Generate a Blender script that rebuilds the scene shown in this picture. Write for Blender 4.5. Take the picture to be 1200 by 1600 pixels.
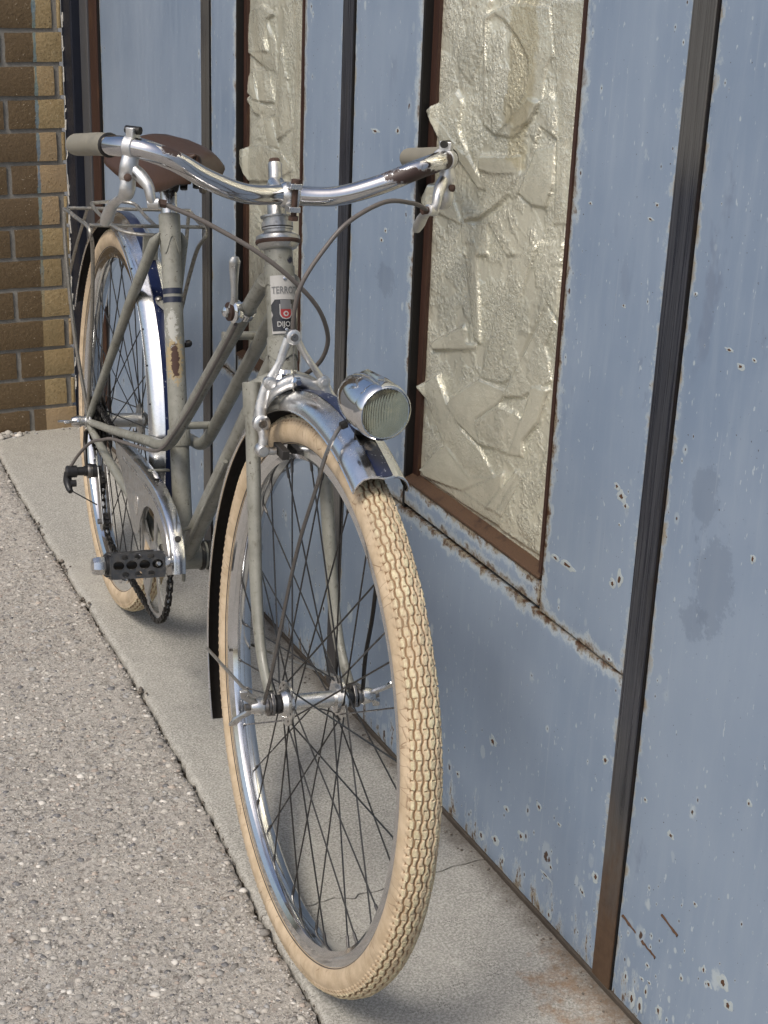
import bpy, bmesh, math, random
import numpy as np
from mathutils import Vector, Matrix, noise
from mathutils.geometry import tessellate_polygon

for o in list(bpy.data.objects):
    bpy.data.objects.remove(o)
scene = bpy.context.scene
col = scene.collection
random.seed(7)
R_ = math.radians

# ------------------------------------------------------------------ camera
cam_d = bpy.data.cameras.new('camera')
cam = bpy.data.objects.new('camera', cam_d)
col.objects.link(cam)
cam_d.sensor_fit = 'VERTICAL'
cam_d.sensor_height = 36.0
cam_d.lens = 2427.7 / 1600.0 * 36.0
cam_d.clip_start = 0.05
cam_d.clip_end = 2000
CM = [[0.901231, 0.41375787, 0.12879093],
      [-0.43179947, 0.83242006, 0.34731264],
      [0.03649518, -0.36862078, 0.92886319]]       # columns: right, forward, up
cam.matrix_world = Matrix(((CM[0][0], CM[0][2], -CM[0][1], 0.0),
                           (CM[1][0], CM[1][2], -CM[1][1], 0.0),
                           (CM[2][0], CM[2][2], -CM[2][1], 1.2023),
                           (0, 0, 0, 1)))
scene.camera = cam

# ------------------------------------------------------------------ light
SUN_EL, SUN_AZ = R_(54), R_(240)      # azimuth clockwise from +Y: the light comes from the street side, behind the camera
world = bpy.data.worlds.new('World')
scene.world = world
world.use_nodes = True
wn = world.node_tree
wn.nodes.clear()
sky = wn.nodes.new('ShaderNodeTexSky')
sky.sky_type = 'NISHITA'
sky.sun_disc = False
sky.sun_elevation = SUN_EL
sky.sun_rotation = SUN_AZ
sky.dust_density = 4.0
sky.air_density = 1.0
sky.ozone_density = 1.0
bg = wn.nodes.new('ShaderNodeBackground')
bg.inputs['Strength'].default_value = 0.105
wo = wn.nodes.new('ShaderNodeOutputWorld')
wn.links.new(sky.outputs[0], bg.inputs[0])
wn.links.new(bg.outputs[0], wo.inputs[0])
sun_d = bpy.data.lights.new('sun', 'SUN')
sun_d.energy = 1.5
sun_d.angle = R_(16)
sun_d.color = (1.0, 0.95, 0.87)
sun = bpy.data.objects.new('sun', sun_d)
col.objects.link(sun)
sdir = Vector((math.sin(SUN_AZ) * math.cos(SUN_EL), math.cos(SUN_AZ) * math.cos(SUN_EL), math.sin(SUN_EL)))
sun.rotation_euler = (-sdir).to_track_quat('-Z', 'Y').to_euler()
sun.location = (-3, -2, 5)
scene.view_settings.view_transform = 'Standard'
scene.view_settings.look = 'None'
scene.view_settings.gamma = 1
scene.view_settings.use_curve_mapping = False
scene.view_settings.exposure = 0.60
scene.cycles.max_bounces = 6
scene.cycles.diffuse_bounces = 2
scene.cycles.glossy_bounces = 3
scene.cycles.transmission_bounces = 4
scene.cycles.caustics_reflective = False
scene.cycles.caustics_refractive = False

# ------------------------------------------------------------------ node helper
class NT:
    def __init__(s, name):
        s.m = bpy.data.materials.new(name)
        s.m.use_nodes = True
        s.t = s.m.node_tree
        s.t.nodes.clear()
        s.out = s.t.nodes.new('ShaderNodeOutputMaterial')
        s.b = s.t.nodes.new('ShaderNodeBsdfPrincipled')
        s.t.links.new(s.b.outputs[0], s.out.inputs[0])
        s._pos = None
    def n(s, typ, **kw):
        x = s.t.nodes.new(typ)
        for k, v in kw.items():
            if k.startswith('i_'):
                s.set(x.inputs[int(k[2:])], v)
            else:
                setattr(x, k, v)
        return x
    def set(s, sock, v):
        if isinstance(v, bpy.types.NodeSocket):
            s.t.links.new(v, sock)
        else:
            if isinstance(v, (tuple, list)) and len(v) == 3 and sock.type == 'RGBA':
                v = (*v, 1)
            sock.default_value = v
    def pos(s, obj=True):
        if obj:
            return s.n('ShaderNodeTexCoord').outputs['Object']
        return s.n('ShaderNodeNewGeometry').outputs['Position']
    def mapping(s, v, scale=(1, 1, 1), loc=(0, 0, 0), rot=(0, 0, 0)):
        x = s.n('ShaderNodeMapping')
        s.set(x.inputs[0], v)
        x.inputs['Scale'].default_value = scale
        x.inputs['Location'].default_value = loc
        x.inputs['Rotation'].default_value = rot
        return x.outputs[0]
    def noise(s, v, scale, detail=4, rough=0.55, dist=0.0):
        x = s.n('ShaderNodeTexNoise')
        s.set(x.inputs['Vector'], v)
        x.inputs['Scale'].default_value = scale
        x.inputs['Detail'].default_value = detail
        x.inputs['Roughness'].default_value = rough
        x.inputs['Distortion'].default_value = dist
        return x.outputs[0]
    def noisec(s, v, scale, detail=3):
        x = s.n('ShaderNodeTexNoise')
        s.set(x.inputs['Vector'], v)
        x.inputs['Scale'].default_value = scale
        x.inputs['Detail'].default_value = detail
        return x.outputs[1]
    def vor(s, v, scale, feature='F1', rnd=1.0, dim='3D'):
        x = s.n('ShaderNodeTexVoronoi')
        x.voronoi_dimensions = dim
        x.feature = feature
        s.set(x.inputs['Vector'], v)
        x.inputs['Scale'].default_value = scale
        x.inputs['Randomness'].default_value = rnd
        return x
    def ramp(s, f, stops, interp='LINEAR'):
        x = s.n('ShaderNodeValToRGB')
        s.set(x.inputs[0], f)
        cr = x.color_ramp
        cr.interpolation = interp
        while len(cr.elements) > 1:
            cr.elements.remove(cr.elements[-1])
        for i, (p, c) in enumerate(stops):
            e = cr.elements[0] if i == 0 else cr.elements.new(p)
            e.position = p
            if not isinstance(c, (tuple, list)):
                c = (c, c, c)
            e.color = (*c, 1)
        return x.outputs[0]
    def math(s, op, a, b=None, c=None, clamp=False):
        x = s.n('ShaderNodeMath', operation=op)
        x.use_clamp = clamp
        s.set(x.inputs[0], a)
        if b is not None:
            s.set(x.inputs[1], b)
        if c is not None:
            s.set(x.inputs[2], c)
        return x.outputs[0]
    def maprange(s, v, a, b, c=0.0, d=1.0, smooth=True):
        x = s.n('ShaderNodeMapRange')
        x.interpolation_type = 'SMOOTHSTEP' if smooth else 'LINEAR'
        s.set(x.inputs[0], v)
        for i, q in zip((1, 2, 3, 4), (a, b, c, d)):
            s.set(x.inputs[i], q)
        return x.outputs[0]
    def mix(s, f, a, b, blend='MIX'):
        x = s.n('ShaderNodeMix', data_type='RGBA', blend_type=blend)
        s.set(x.inputs[0], f)
        s.set(x.inputs[6], a)
        s.set(x.inputs[7], b)
        return x.outputs[2]
    def yz(s, p):
        q = s.sep(p)
        x = s.n('ShaderNodeCombineXYZ')
        s.set(x.inputs[0], q[1]); s.set(x.inputs[1], q[2])
        return x.outputs[0]
    def sep(s, v):
        x = s.n('ShaderNodeSeparateXYZ')
        s.set(x.inputs[0], v)
        return x.outputs
    def vmath(s, op, a, b=None):
        x = s.n('ShaderNodeVectorMath', operation=op)
        s.set(x.inputs[0], a)
        if b is not None:
            s.set(x.inputs[1], b)
        return x.outputs[1] if op in ('LENGTH', 'DISTANCE') else x.outputs[0]
    def attr(s, name):
        x = s.n('ShaderNodeAttribute')
        x.attribute_name = name
        return x.outputs
    def spot(s, v, c, r, nz, amp=0.5):
        """1 inside an uneven ellipsoid at c with radii r"""
        d = s.vmath('SUBTRACT', v, c)
        d = s.vmath('DIVIDE', d, r)
        d = s.vmath('LENGTH', d)
        d = s.math('ADD', d, s.math('MULTIPLY', s.math('SUBTRACT', nz, 0.5), amp * 2))
        return s.maprange(d, 0.85, 1.1, 1.0, 0.0)
    def bump(s, h, strength=0.3, dist=0.002, normal=None):
        x = s.n('ShaderNodeBump')
        x.inputs['Strength'].default_value = strength
        x.inputs['Distance'].default_value = dist
        s.set(x.inputs['Height'], h)
        if normal is not None:
            s.set(x.inputs['Normal'], normal)
        return x.outputs[0]
    def fin(s, color=None, rough=None, metal=None, normal=None, spec=None, coat=None):
        for k, v in (('Base Color', color), ('Roughness', rough), ('Metallic', metal), ('Normal', normal),
                     ('Specular IOR Level', spec), ('Coat Weight', coat)):
            if v is not None:
                s.set(s.b.inputs[k], v)
        return s.m

M = {}
def metal(name, c, rough, scale=60, dirt=0.35, dirtc=(0.12, 0.10, 0.08), bump=0.08, thr=0.58):
    t = NT(name)
    p = t.pos()
    n1 = t.noise(p, scale, 5, 0.65)
    n2 = t.noise(p, scale * 4.3, 4, 0.7)
    d = t.math('MULTIPLY', t.maprange(n1, thr, 0.78), dirt)
    cc = t.mix(d, c, dirtc)
    cc = t.mix(t.maprange(n2, 0.35, 0.75, 0, 0.25), cc, tuple(x * 0.6 for x in c))
    rr = t.math('ADD', t.maprange(n1, 0.3, 0.75, rough * 0.7, rough * 1.7), t.math('MULTIPLY', d, 0.4))
    nn = t.bump(t.math('ADD', n2, n1), bump, 0.0006)
    M[name] = t.fin(cc, rr, t.math('SUBTRACT', 1.0, t.math('MULTIPLY', d, 0.8)), nn)
metal('alloy', (0.62, 0.62, 0.61), 0.24)
metal('alloy_dull', (0.46, 0.46, 0.45), 0.36, 90, 0.5)
metal('cast_alloy', (0.60, 0.60, 0.59), 0.40, 110, 0.35, (0.2, 0.19, 0.17), 0.25)
metal('chrome', (0.68, 0.69, 0.70), 0.085, 45, 0.14, (0.3, 0.28, 0.26), bump=0.05)
metal('steel', (0.22, 0.21, 0.20), 0.34, 120, 0.7)
metal('spoke', (0.09, 0.087, 0.084), 0.34, 150, 0.5)
metal('pedal_steel', (0.115, 0.113, 0.11), 0.42, 90, 0.6, (0.05, 0.04, 0.03))
metal('dark_steel', (0.055, 0.053, 0.05), 0.4, 90, 0.6, (0.03, 0.018, 0.012))
metal('fender_alloy', (0.76, 0.76, 0.76), 0.20, 28, 0.16, (0.4, 0.38, 0.35), 0.10, 0.6)
metal('wire', (0.36, 0.345, 0.31), 0.45, 160, 0.9, (0.12, 0.085, 0.06), 0.25, 0.52)

def simple(name, c, rough, var=0.3, scale=60, bump=0.15, spec=0.5, c2=None, stretch=(1, 1, 1)):
    t = NT(name)
    p = t.mapping(t.pos(), stretch)
    n1 = t.noise(p, scale, 6, 0.65)
    n2 = t.noise(p, scale * 0.13, 3, 0.6)
    a = tuple(x * (1 - var) for x in c)
    b = c2 or tuple(min(1, x * (1 + var)) for x in c)
    cc = t.mix(t.math('ADD', t.math('MULTIPLY', n1, 0.55), t.math('MULTIPLY', n2, 0.5), clamp=True), a, b)
    M[name] = t.fin(cc, t.maprange(n1, 0.3, 0.8, rough * 0.85, min(1, rough * 1.25)), 0.0, t.bump(n1, bump, 0.001), spec)
simple('black', (0.012, 0.012, 0.013), 0.42, 0.5)
simple('rubber', (0.022, 0.02, 0.019), 0.7, 0.4)
simple('fender_inside', (0.026, 0.021, 0.017), 0.7, 0.6)
simple('leather', (0.026, 0.014, 0.0095), 0.46, 0.5, 26, 0.4, 0.28, (0.078, 0.042, 0.027), stretch=(0.6, 1, 1))
simple('grip', (0.20, 0.185, 0.145), 0.62, 0.45, 60, 0.4, stretch=(1, 1, 1))
simple('housing', (0.105, 0.092, 0.083), 0.5, 0.35, 120, 0.3)
simple('navy', (0.012, 0.02, 0.075), 0.3, 0.5, 90, 0.1)
simple('navy_band', (0.012, 0.016, 0.034), 0.4, 0.4, 90, 0.1)
simple('rust', (0.045, 0.026, 0.019), 0.7, 0.5, 160, 0.6, 0.3, (0.10, 0.06, 0.045))
simple('badge_white', (0.36, 0.35, 0.33), 0.3, 0.15, 80, 0.05)
simple('badge_black', (0.012, 0.012, 0.014), 0.25, 0.3)
simple('badge_red', (0.26, 0.02, 0.018), 0.35, 0.3)
simple('badge_grey', (0.13, 0.13, 0.13), 0.4, 0.2)

def frame_paint(name, spots=()):
    t = NT(name)
    p = t.pos()
    n1 = t.noise(p, 22, 6, 0.7)
    n2 = t.noise(p, 240, 4, 0.7)
    n3 = t.noise(p, 75, 6, 0.75)
    c = t.mix(t.maprange(n1, 0.3, 0.7), (0.166, 0.164, 0.138), (0.245, 0.243, 0.208))
    c = t.mix(t.maprange(n3, 0.54, 0.70, 0, 0.75), c, (0.095, 0.086, 0.06))
    sx_ = t.noise(t.mapping(p, (0.25, 1, 0.25), rot=(0, 0.8, 0)), 210, 4, 0.7)
    c = t.mix(t.maprange(sx_, 0.62, 0.68, 0, 0.6), c, (0.075, 0.066, 0.048))
    chips = t.maprange(t.math('MULTIPLY', t.noise(p, 260, 3, 0.65), t.math('ADD', n1, 0.48)), 0.675, 0.71)
    c = t.mix(chips, c, (0.045, 0.03, 0.02))
    r = t.maprange(n3, 0.3, 0.7, 0.3, 0.5)
    for cen, rad, cc, amp in spots:
        m = t.spot(p, cen, rad, t.noise(p, 150, 5, 0.7), amp)
        c = t.mix(m, c, cc)
        r = t.mix(m, r, (0.75, 0.75, 0.75))
    M[name] = t.fin(c, r, 0.0, t.bump(t.math('ADD', t.math('MULTIPLY', n2, 0.3), n3), 0.12, 0.0008), 0.5)
frame_paint('paint')

# ------------------------------------------------------------------ mesh helper
HA = (-0.34393296, 0.0, 0.93899421)       # steering axis
HP = (1.01099524, 0.0, 0.31280949)
STEER = R_(-1.13)
WB, WR = 1.0634, 0.332
def steer_pt(p, a=STEER):
    k = Vector(HA); v = Vector(p) - Vector(HP)
    return v * math.cos(a) + k.cross(v) * math.sin(a) + k * (k.dot(v)) * (1 - math.cos(a)) + Vector(HP)
def T(p):                                  # (forward, right, up) -> bike local (x forward, y left, z up)
    return (p[0], -p[1], p[2])
def TS(p):
    return T(steer_pt(p))
def ID(p):
    return (p[0], p[1], p[2])
def spline(C, m=8):
    C = [Vector(c) for c in C]
    C = [2 * C[0] - C[1]] + C + [2 * C[-1] - C[-2]]
    out = []
    for i in range(1, len(C) - 2):
        a, b, c, d = C[i - 1:i + 3]
        for j in range(m):
            k = j / m
            out.append(0.5 * ((2 * b) + (c - a) * k + (2 * a - 5 * b + 4 * c - d) * k * k + (3 * b - a - 3 * c + d) * k ** 3))
    out.append(C[-2])
    return out
def perp(v):
    v = Vector(v).normalized()
    a = Vector((0, 0, 1)) if abs(v.z) < 0.9 else Vector((1, 0, 0))
    x = v.cross(a).normalized()
    return x, v.cross(x).normalized()

class MB:
    def __init__(s, tf=T):
        s.v, s.f, s.mi, s.tf, s.cur = [], [], [], tf, 0
    def add(s, vs, fs):
        o = len(s.v)
        s.v += [s.tf(p) for p in vs]
        s.f += [tuple(i + o for i in q) for q in fs]
        s.mi += [s.cur] * len(fs)
        return s
    def tube(s, pts, r, n=10, cap=True, sq=None, closed=False):
        pts = [Vector(p) for p in pts]
        N = len(pts)
        rs = r if isinstance(r, (list, tuple)) else [r] * N
        if len(rs) != N:
            rs = [rs[0] + (rs[-1] - rs[0]) * i / (N - 1) for i in range(N)] if len(rs) == 2 else [
                np.interp(i / (N - 1), np.linspace(0, 1, len(rs)), rs) for i in range(N)]
        vs, fs = [], []
        x = None
        for i, p in enumerate(pts):
            if closed:
                d = pts[(i + 1) % N] - pts[i - 1]
            else:
                d = pts[min(i + 1, N - 1)] - pts[max(i - 1, 0)]
            d.normalize()
            if x is None:
                x, y = perp(d)
            else:
                x = (x - d * x.dot(d)).normalized()
                y = d.cross(x)
            for j in range(n):
                a = 2 * math.pi * j / n
                ra = rs[i]
                vs.append(p + x * math.cos(a) * ra + y * math.sin(a) * ra * (sq or 1))
        for i in range(N if closed else N - 1):
            for j in range(n):
                a, b = i * n + j, i * n + (j + 1) % n
                c, d = ((i + 1) % N) * n + (j + 1) % n, ((i + 1) % N) * n + j
                fs.append((a, b, c, d))
        if cap and not closed:
            fs.append(tuple(range(n - 1, -1, -1)))
            fs.append(tuple((N - 1) * n + j for j in range(n)))
        return s.add(vs, fs)
    def lathe(s, prof, o, ax, n=24, closed=False):
        o, ax = Vector(o), Vector(ax).normalized()
        x, y = perp(ax)
        vs, fs = [], []
        for r, h in prof:
            for j in range(n):
                a = 2 * math.pi * j / n
                vs.append(o + ax * h + (x * math.cos(a) + y * math.sin(a)) * r)
        m = len(prof)
        for i in range(m if closed else m - 1):
            for j in range(n):
                fs.append((i * n + j, i * n + (j + 1) % n, ((i + 1) % m) * n + (j + 1) % n, ((i + 1) % m) * n + j))
        if not closed:
            if prof[0][0] > 1e-5: fs.append(tuple(range(n - 1, -1, -1)))
            if prof[-1][0] > 1e-5: fs.append(tuple((m - 1) * n + j for j in range(n)))
        return s.add(vs, fs)
    def cyl(s, a, b, r, n=14, r2=None):
        return s.tube([a, b], [r, r if r2 is None else r2], n)
    def box(s, c, h, ax=((1, 0, 0), (0, 1, 0), (0, 0, 1))):
        c = Vector(c); A = [Vector(a) for a in ax]
        vs = [c + A[0] * h[0] * i + A[1] * h[1] * j + A[2] * h[2] * k for i in (-1, 1) for j in (-1, 1) for k in (-1, 1)]
        return s.add(vs, [(0, 1, 3, 2), (4, 6, 7, 5), (0, 4, 5, 1), (2, 3, 7, 6), (0, 2, 6, 4), (1, 5, 7, 3)])
    def plate(s, outer, holes, o, ea, eb, th):
        o, ea, eb = Vector(o), Vector(ea), Vector(eb)
        nn = ea.cross(eb).normalized()
        loops = [outer] + list(holes)
        flat = [p for l in loops for p in l]
        tris = tessellate_polygon([[Vector((a, b, 0)) for a, b in l] for l in loops])
        N = len(flat)
        vs = [o + ea * a + eb * b + nn * th / 2 for a, b in flat] + [o + ea * a + eb * b - nn * th / 2 for a, b in flat]
        fs = [tuple(t) for t in tris] + [tuple(i + N for i in t[::-1]) for t in tris]
        k = 0
        for l in loops:
            L = len(l)
            for i in range(L):
                a, b = k + i, k + (i + 1) % L
                fs.append((a, b, b + N, a + N))
            k += L
        return s.add(vs, fs)
    def build(s, name, mats, parent=None, smooth=40, bevel=0, loc=(0, 0, 0), fixn=True):
        me = bpy.data.meshes.new(name)
        L = Vector(loc)
        me.from_pydata([Vector(v) - L for v in s.v], [], s.f)
        if not isinstance(mats, (list, tuple)):
            mats = [mats]
        for m in mats:
            me.materials.append(M[m])
        if len(mats) > 1:
            me.polygons.foreach_set('material_index', s.mi)
        if fixn:
            bm = bmesh.new(); bm.from_mesh(me)
            bmesh.ops.recalc_face_normals(bm, faces=bm.faces)
            bm.to_mesh(me); bm.free()
        if smooth:
            me.polygons.foreach_set('use_smooth', [True] * len(me.polygons))
            me.set_sharp_from_angle(angle=R_(smooth))
        ob = bpy.data.objects.new(name, me)
        col.objects.link(ob)
        ob.parent = parent
        ob.location = loc
        if bevel:
            b = ob.modifiers.new('bevel', 'BEVEL')
            b.width = bevel; b.segments = 2; b.limit_method = 'ANGLE'; b.angle_limit = R_(35)
        return ob

def empty(name, parent=None, loc=(0, 0, 0)):
    e = bpy.data.objects.new(name, None)
    e.empty_display_size = 0.05
    col.objects.link(e)
    e.parent = parent
    e.location = loc
    return e
def tag(o, label=None, cat=None, group=None, kind=None):
    if label: o['label'] = label
    if cat: o['category'] = cat
    if group: o['group'] = group
    if kind: o['kind'] = kind
    return o
def circ(n, r, cx=0, cy=0, rx=1.0, a0=0):
    return [(cx + r * rx * math.cos(a0 + 2 * math.pi * i / n), cy + r * math.sin(a0 + 2 * math.pi * i / n)) for i in range(n)]
def fbm(x, y, z=0.0, o=4):
    return noise.fractal(Vector((x, y, z)), 1.0, 2.0, o)

# ================================================================== SETTING
# ---- joint line between pavement and concrete apron
JP = [(-40, -1.1), (-6, 0.20), (0.0, 0.555), (1.2, 0.596), (1.307, 0.598), (1.539, 0.606), (1.77, 0.627), (2.17, 0.645),
      (2.66, 0.655), (3.084, 0.669), (3.314, 0.681), (3.47, 0.70), (3.56, 0.705)]
def joint_x(y):
    b = np.interp(y, [p[0] for p in JP], [p[1] for p in JP])
    return b + 0.004 * fbm(y * 9, 3.1) + 0.0025 * fbm(y * 45, 8.2)

# ground far sheet
t = NT('far_ground'); p = t.pos(False)
M['far_ground'] = t.fin(t.mix(t.noise(p, 3, 6), (0.10, 0.098, 0.092), (0.16, 0.155, 0.145)), 0.9)
g = MB(ID).add([(-600, -600, -0.10), (600, -600, -0.10), (600, 600, -0.10), (-600, 600, -0.10)], [(0, 1, 2, 3)])
tag(g.build('ground', 'far_ground', smooth=0), kind='structure')

# concrete apron
t = NT('concrete'); p = t.pos(False)
fine = t.noise(p, 300, 3, 0.75)
mid = t.noise(p, 60, 5, 0.65)
big = t.noise(p, 5, 4, 0.6)
c = t.mix(t.maprange(fine, 0.40, 0.60, smooth=False), (0.225, 0.215, 0.19), (0.445, 0.43, 0.385))
c = t.mix(t.maprange(mid, 0.40, 0.7, 0, 0.35), c, (0.24, 0.23, 0.205))
c = t.mix(t.maprange(big, 0.35, 0.7, 0, 0.25), c, (0.44, 0.42, 0.37))
v = t.vor(p, 260, dim='2D')
c = t.mix(t.math('MULTIPLY', t.maprange(v.outputs[0], 0.10, 0.24, 1, 0), t.maprange(t.noise(p, 37, 2), 0.50, 0.70)), c, (0.075, 0.07, 0.062))
rs = t.spot(p, (0.955, 1.235, 0.0), (0.10, 0.11, 1), t.noise(p, 24, 5, 0.7), 0.9)
c = t.mix(t.math('MULTIPLY', rs, t.maprange(t.noise(p, 45, 5, 0.7), 0.34, 0.68, 0, 0.8)), c, (0.24, 0.15, 0.085))
# grime line along the foot of the wall
xs = t.sep(p)
gr = t.maprange(t.math('ADD', xs[0], t.math('MULTIPLY', t.math('SUBTRACT', t.noise(p, 30, 4), 0.5), 0.05)), 0.885, 0.935)
c = t.mix(t.math('MULTIPLY', gr, 0.75), c, (0.085, 0.07, 0.055))
M['concrete'] = t.fin(c, 0.88, 0, t.bump(t.math('ADD', fine, t.math('MULTIPLY', mid, 0.7)), 0.55, 0.0022), 0.3)
def crack_y(x):
    return 1.522 + 0.010 * fbm(x * 14, 1.7) + 0.006 * fbm(x * 60, 2.9)
def apron(y0f, y1f, ny, yref, name):
    g = MB(ID)
    nx = 46
    ys = np.linspace(0, 1, ny)
    vs, fs = [], []
    for k in ys:
        for i in range(nx):
            a = i / (nx - 1)
            ya = y0f(0.62 + a * 0.32) * (1 - k) + y1f(0.62 + a * 0.32) * k
            x0 = joint_x(ya) + 0.0028 + 0.002 * fbm(ya * 70, 5)
            x = x0 + (0.96 - x0) * (a ** 1.3)
            z = 0.0011 * fbm(x * 16, ya * 16) + 0.0006 * fbm(x * 90, ya * 90)
            ed = min(x - x0, 0.010) / 0.010
            z -= 0.004 * (1 - ed) ** 2
            dk = min(abs(ya - crack_y(x)), 0.006) / 0.006
            if y0f is crack_y or y1f is crack_y:
                z -= 0.0035 * (1 - dk)
            vs.append((x, ya, z))
    nyv = len(ys)
    for j in range(nyv - 1):
        for i in range(nx - 1):
            a = j * nx + i
            fs.append((a, a + 1, a + nx + 1, a + nx))
    # skirts
    o = len(vs)
    vs += [(q[0], q[1], -0.09) for q in (vs[j * nx] for j in range(nyv))]
    for j in range(nyv - 1):
        fs.append((j * nx, (j + 1) * nx, o + j + 1, o + j))
    for row in (0, nyv - 1):
        o = len(vs)
        vs += [(q[0], q[1], -0.09) for q in vs[row * nx:(row + 1) * nx]]
        for i in range(nx - 1):
            fs.append((row * nx + i, row * nx + i + 1, o + i + 1, o + i))
    g.add(vs, fs)
    return tag(g.build(name, 'concrete', smooth=60), kind='structure')
apron(lambda x: crack_y(x) + 0.0016 + 0.0012 * fbm(x * 40, 7), lambda x: 3.56, 330, 0, 'concrete_apron')
apron(lambda x: -3.0, lambda x: crack_y(x) - 0.0012, 420, 0, 'concrete_apron')

# dirt in the joint
simple('dirt', (0.05, 0.042, 0.032), 0.95, 0.5, 200, 0.8, 0.1)
g = MB(ID)
vs, fs = [], []
yy = np.linspace(0.6, 3.55, 500)
for y in yy:
    x = joint_x(y)
    z = -0.016 + 0.006 * fbm(y * 40, 11)
    vs += [(x - 0.02, y, z), (x, y, z + 0.003 * fbm(y * 90, 2)), (x + 0.02, y, z)]
for i in range(len(yy) - 1):
    a = i * 3
    fs += [(a, a + 1, a + 4, a + 3), (a + 1, a + 2, a + 5, a + 4)]
tag(g.add(vs, fs).build('joint_dirt', 'dirt'), 'dark dirt packed in the joint between the two pavings', 'dirt', kind='stuff')

# exposed aggregate pavement
t = NT('aggregate'); p = t.pos(False)
wp = t.vmath('ADD', p, t.vmath('MULTIPLY', t.noisec(p, 90, 2), (0.010, 0.010, 0.0)))
v1 = t.vor(wp, 105, dim='2D'); v2 = t.vor(wp, 230, dim='2D')
cr1 = t.ramp(t.sep(v1.outputs[1])[0], [(0.0, (0.30, 0.285, 0.262)), (0.3, (0.45, 0.425, 0.385)), (0.5, (0.22, 0.215, 0.205)), (0.62, (0.50, 0.475, 0.435)), (0.78, (0.36, 0.31, 0.265)), (0.90, (0.13, 0.132, 0.138)), (0.95, (0.58, 0.555, 0.515)), (1.0, (0.36, 0.325, 0.29))])
cr2 = t.ramp(t.sep(v2.outputs[1])[1], [(0.0, (0.20, 0.19, 0.17)), (0.3, (0.54, 0.51, 0.46)), (0.5, (0.17, 0.163, 0.15)), (0.7, (0.66, 0.63, 0.575)), (0.85, (0.30, 0.275, 0.245)), (1.0, (0.50, 0.46, 0.41))])
stone = t.maprange(v1.outputs[0], 0.38, 0.46, 1, 0)
pick = t.maprange(t.sep(v1.outputs[1])[2], 0.52, 0.55)
f2 = t.noise(p, 250, 4, 0.8)
base = t.mix(t.maprange(f2, 0.40, 0.60, smooth=False), t.mix(0.5, cr2, (0.15, 0.142, 0.125)), t.mix(0.5, cr2, (0.70, 0.665, 0.60)))
c = t.mix(t.math('MULTIPLY', stone, pick), base, cr1)
c = t.mix(t.maprange(t.noise(p, 4, 4), 0.35, 0.7, 0, 0.22), c, (0.56, 0.53, 0.48))
f3 = t.noise(p, 150, 4, 0.85)
pits = t.math('MULTIPLY', t.maprange(f3, 0.58, 0.63), t.maprange(t.noise(p, 26, 2), 0.30, 0.55))
c = t.mix(t.math('MULTIPLY', pits, 0.8), c, (0.075, 0.069, 0.06))  # occlusion shade of the pits put into the colour, with their dirt
c = t.mix(0.22, c, (0.50, 0.43, 0.355))
M['aggregate'] = t.fin(c, 0.9, 0, t.bump(t.math('SUBTRACT', f2, t.math('MULTIPLY', pits, 1.2)), 1.0, 0.004), 0.25)
def pav_h(x, y):
    return 0.0020 * fbm(x * 60, y * 60, 1.0, 3) + 0.0016 * fbm(x * 9, y * 9) + 0.002
g = MB(ID)
ys = list(np.linspace(-40, -1, 20)) + list(np.linspace(-0.95, 0.9, 60)) + list(np.linspace(0.91, 3.47, 420)) + [3.56]
xo = [0.0, 0.003, 0.007, 0.012, 0.018] + list(np.linspace(0.025, 0.75, 110)) + [1.0, 1.6, 3, 6, 12, 30]
vs, fs = [], []
for y in ys:
    x0 = joint_x(y) - 0.0026 - 0.0022 * abs(fbm(y * 33, 21)) - 0.0016 * abs(fbm(y * 120, 3))
    for d in xo:
        e = min(d, 0.018) / 0.018
        x = x0 - d
        vs.append((x, y, pav_h(x, y) - 0.007 * (1 - e) ** 2.6 * (0.5 + 0.8 * abs(fbm(y * 55, d * 30)))))
nx = len(xo)
for j in range(len(ys) - 1):
    for i in range(nx - 1):
        a = j * nx + i
        fs.append((a, a + nx, a + nx + 1, a + 1))
o = len(vs)
vs += [(vs[j * nx][0], vs[j * nx][1], -0.09) for j in range(len(ys))]
for j in range(len(ys) - 1):
    fs.append((j * nx, o + j, o + j + 1, (j + 1) * nx))
tag(g.add(vs, fs).build('pavement', 'aggregate', smooth=60), kind='structure')

# pebbles set in the pavement surface
t = NT('pebble')
ca = t.attr('tint')[0]
p = t.pos(False)
c = t.mix(t.maprange(t.noise(p, 500, 4), 0.3, 0.7, 0, 0.5), ca, t.mix(0.6, ca, (0.42, 0.39, 0.34)))
M['pebble'] = t.fin(c, 0.75, 0, t.bump(t.noise(p, 600, 3), 0.3, 0.001), 0.35)
bm = bmesh.new(); bmesh.ops.create_icosphere(bm, subdivisions=1, radius=1)
icoV = [tuple(v.co) for v in bm.verts]; icoF = [tuple(v.index for v in f.verts) for f in bm.faces]; bm.free()
PAL = [(0.30, 0.285, 0.26), (0.42, 0.395, 0.35), (0.22, 0.215, 0.205), (0.50, 0.475, 0.43), (0.33, 0.275, 0.23), (0.10, 0.102, 0.11), (0.27, 0.268, 0.262), (0.40, 0.37, 0.325), (0.36, 0.34, 0.30), (0.18, 0.172, 0.16)]
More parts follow.
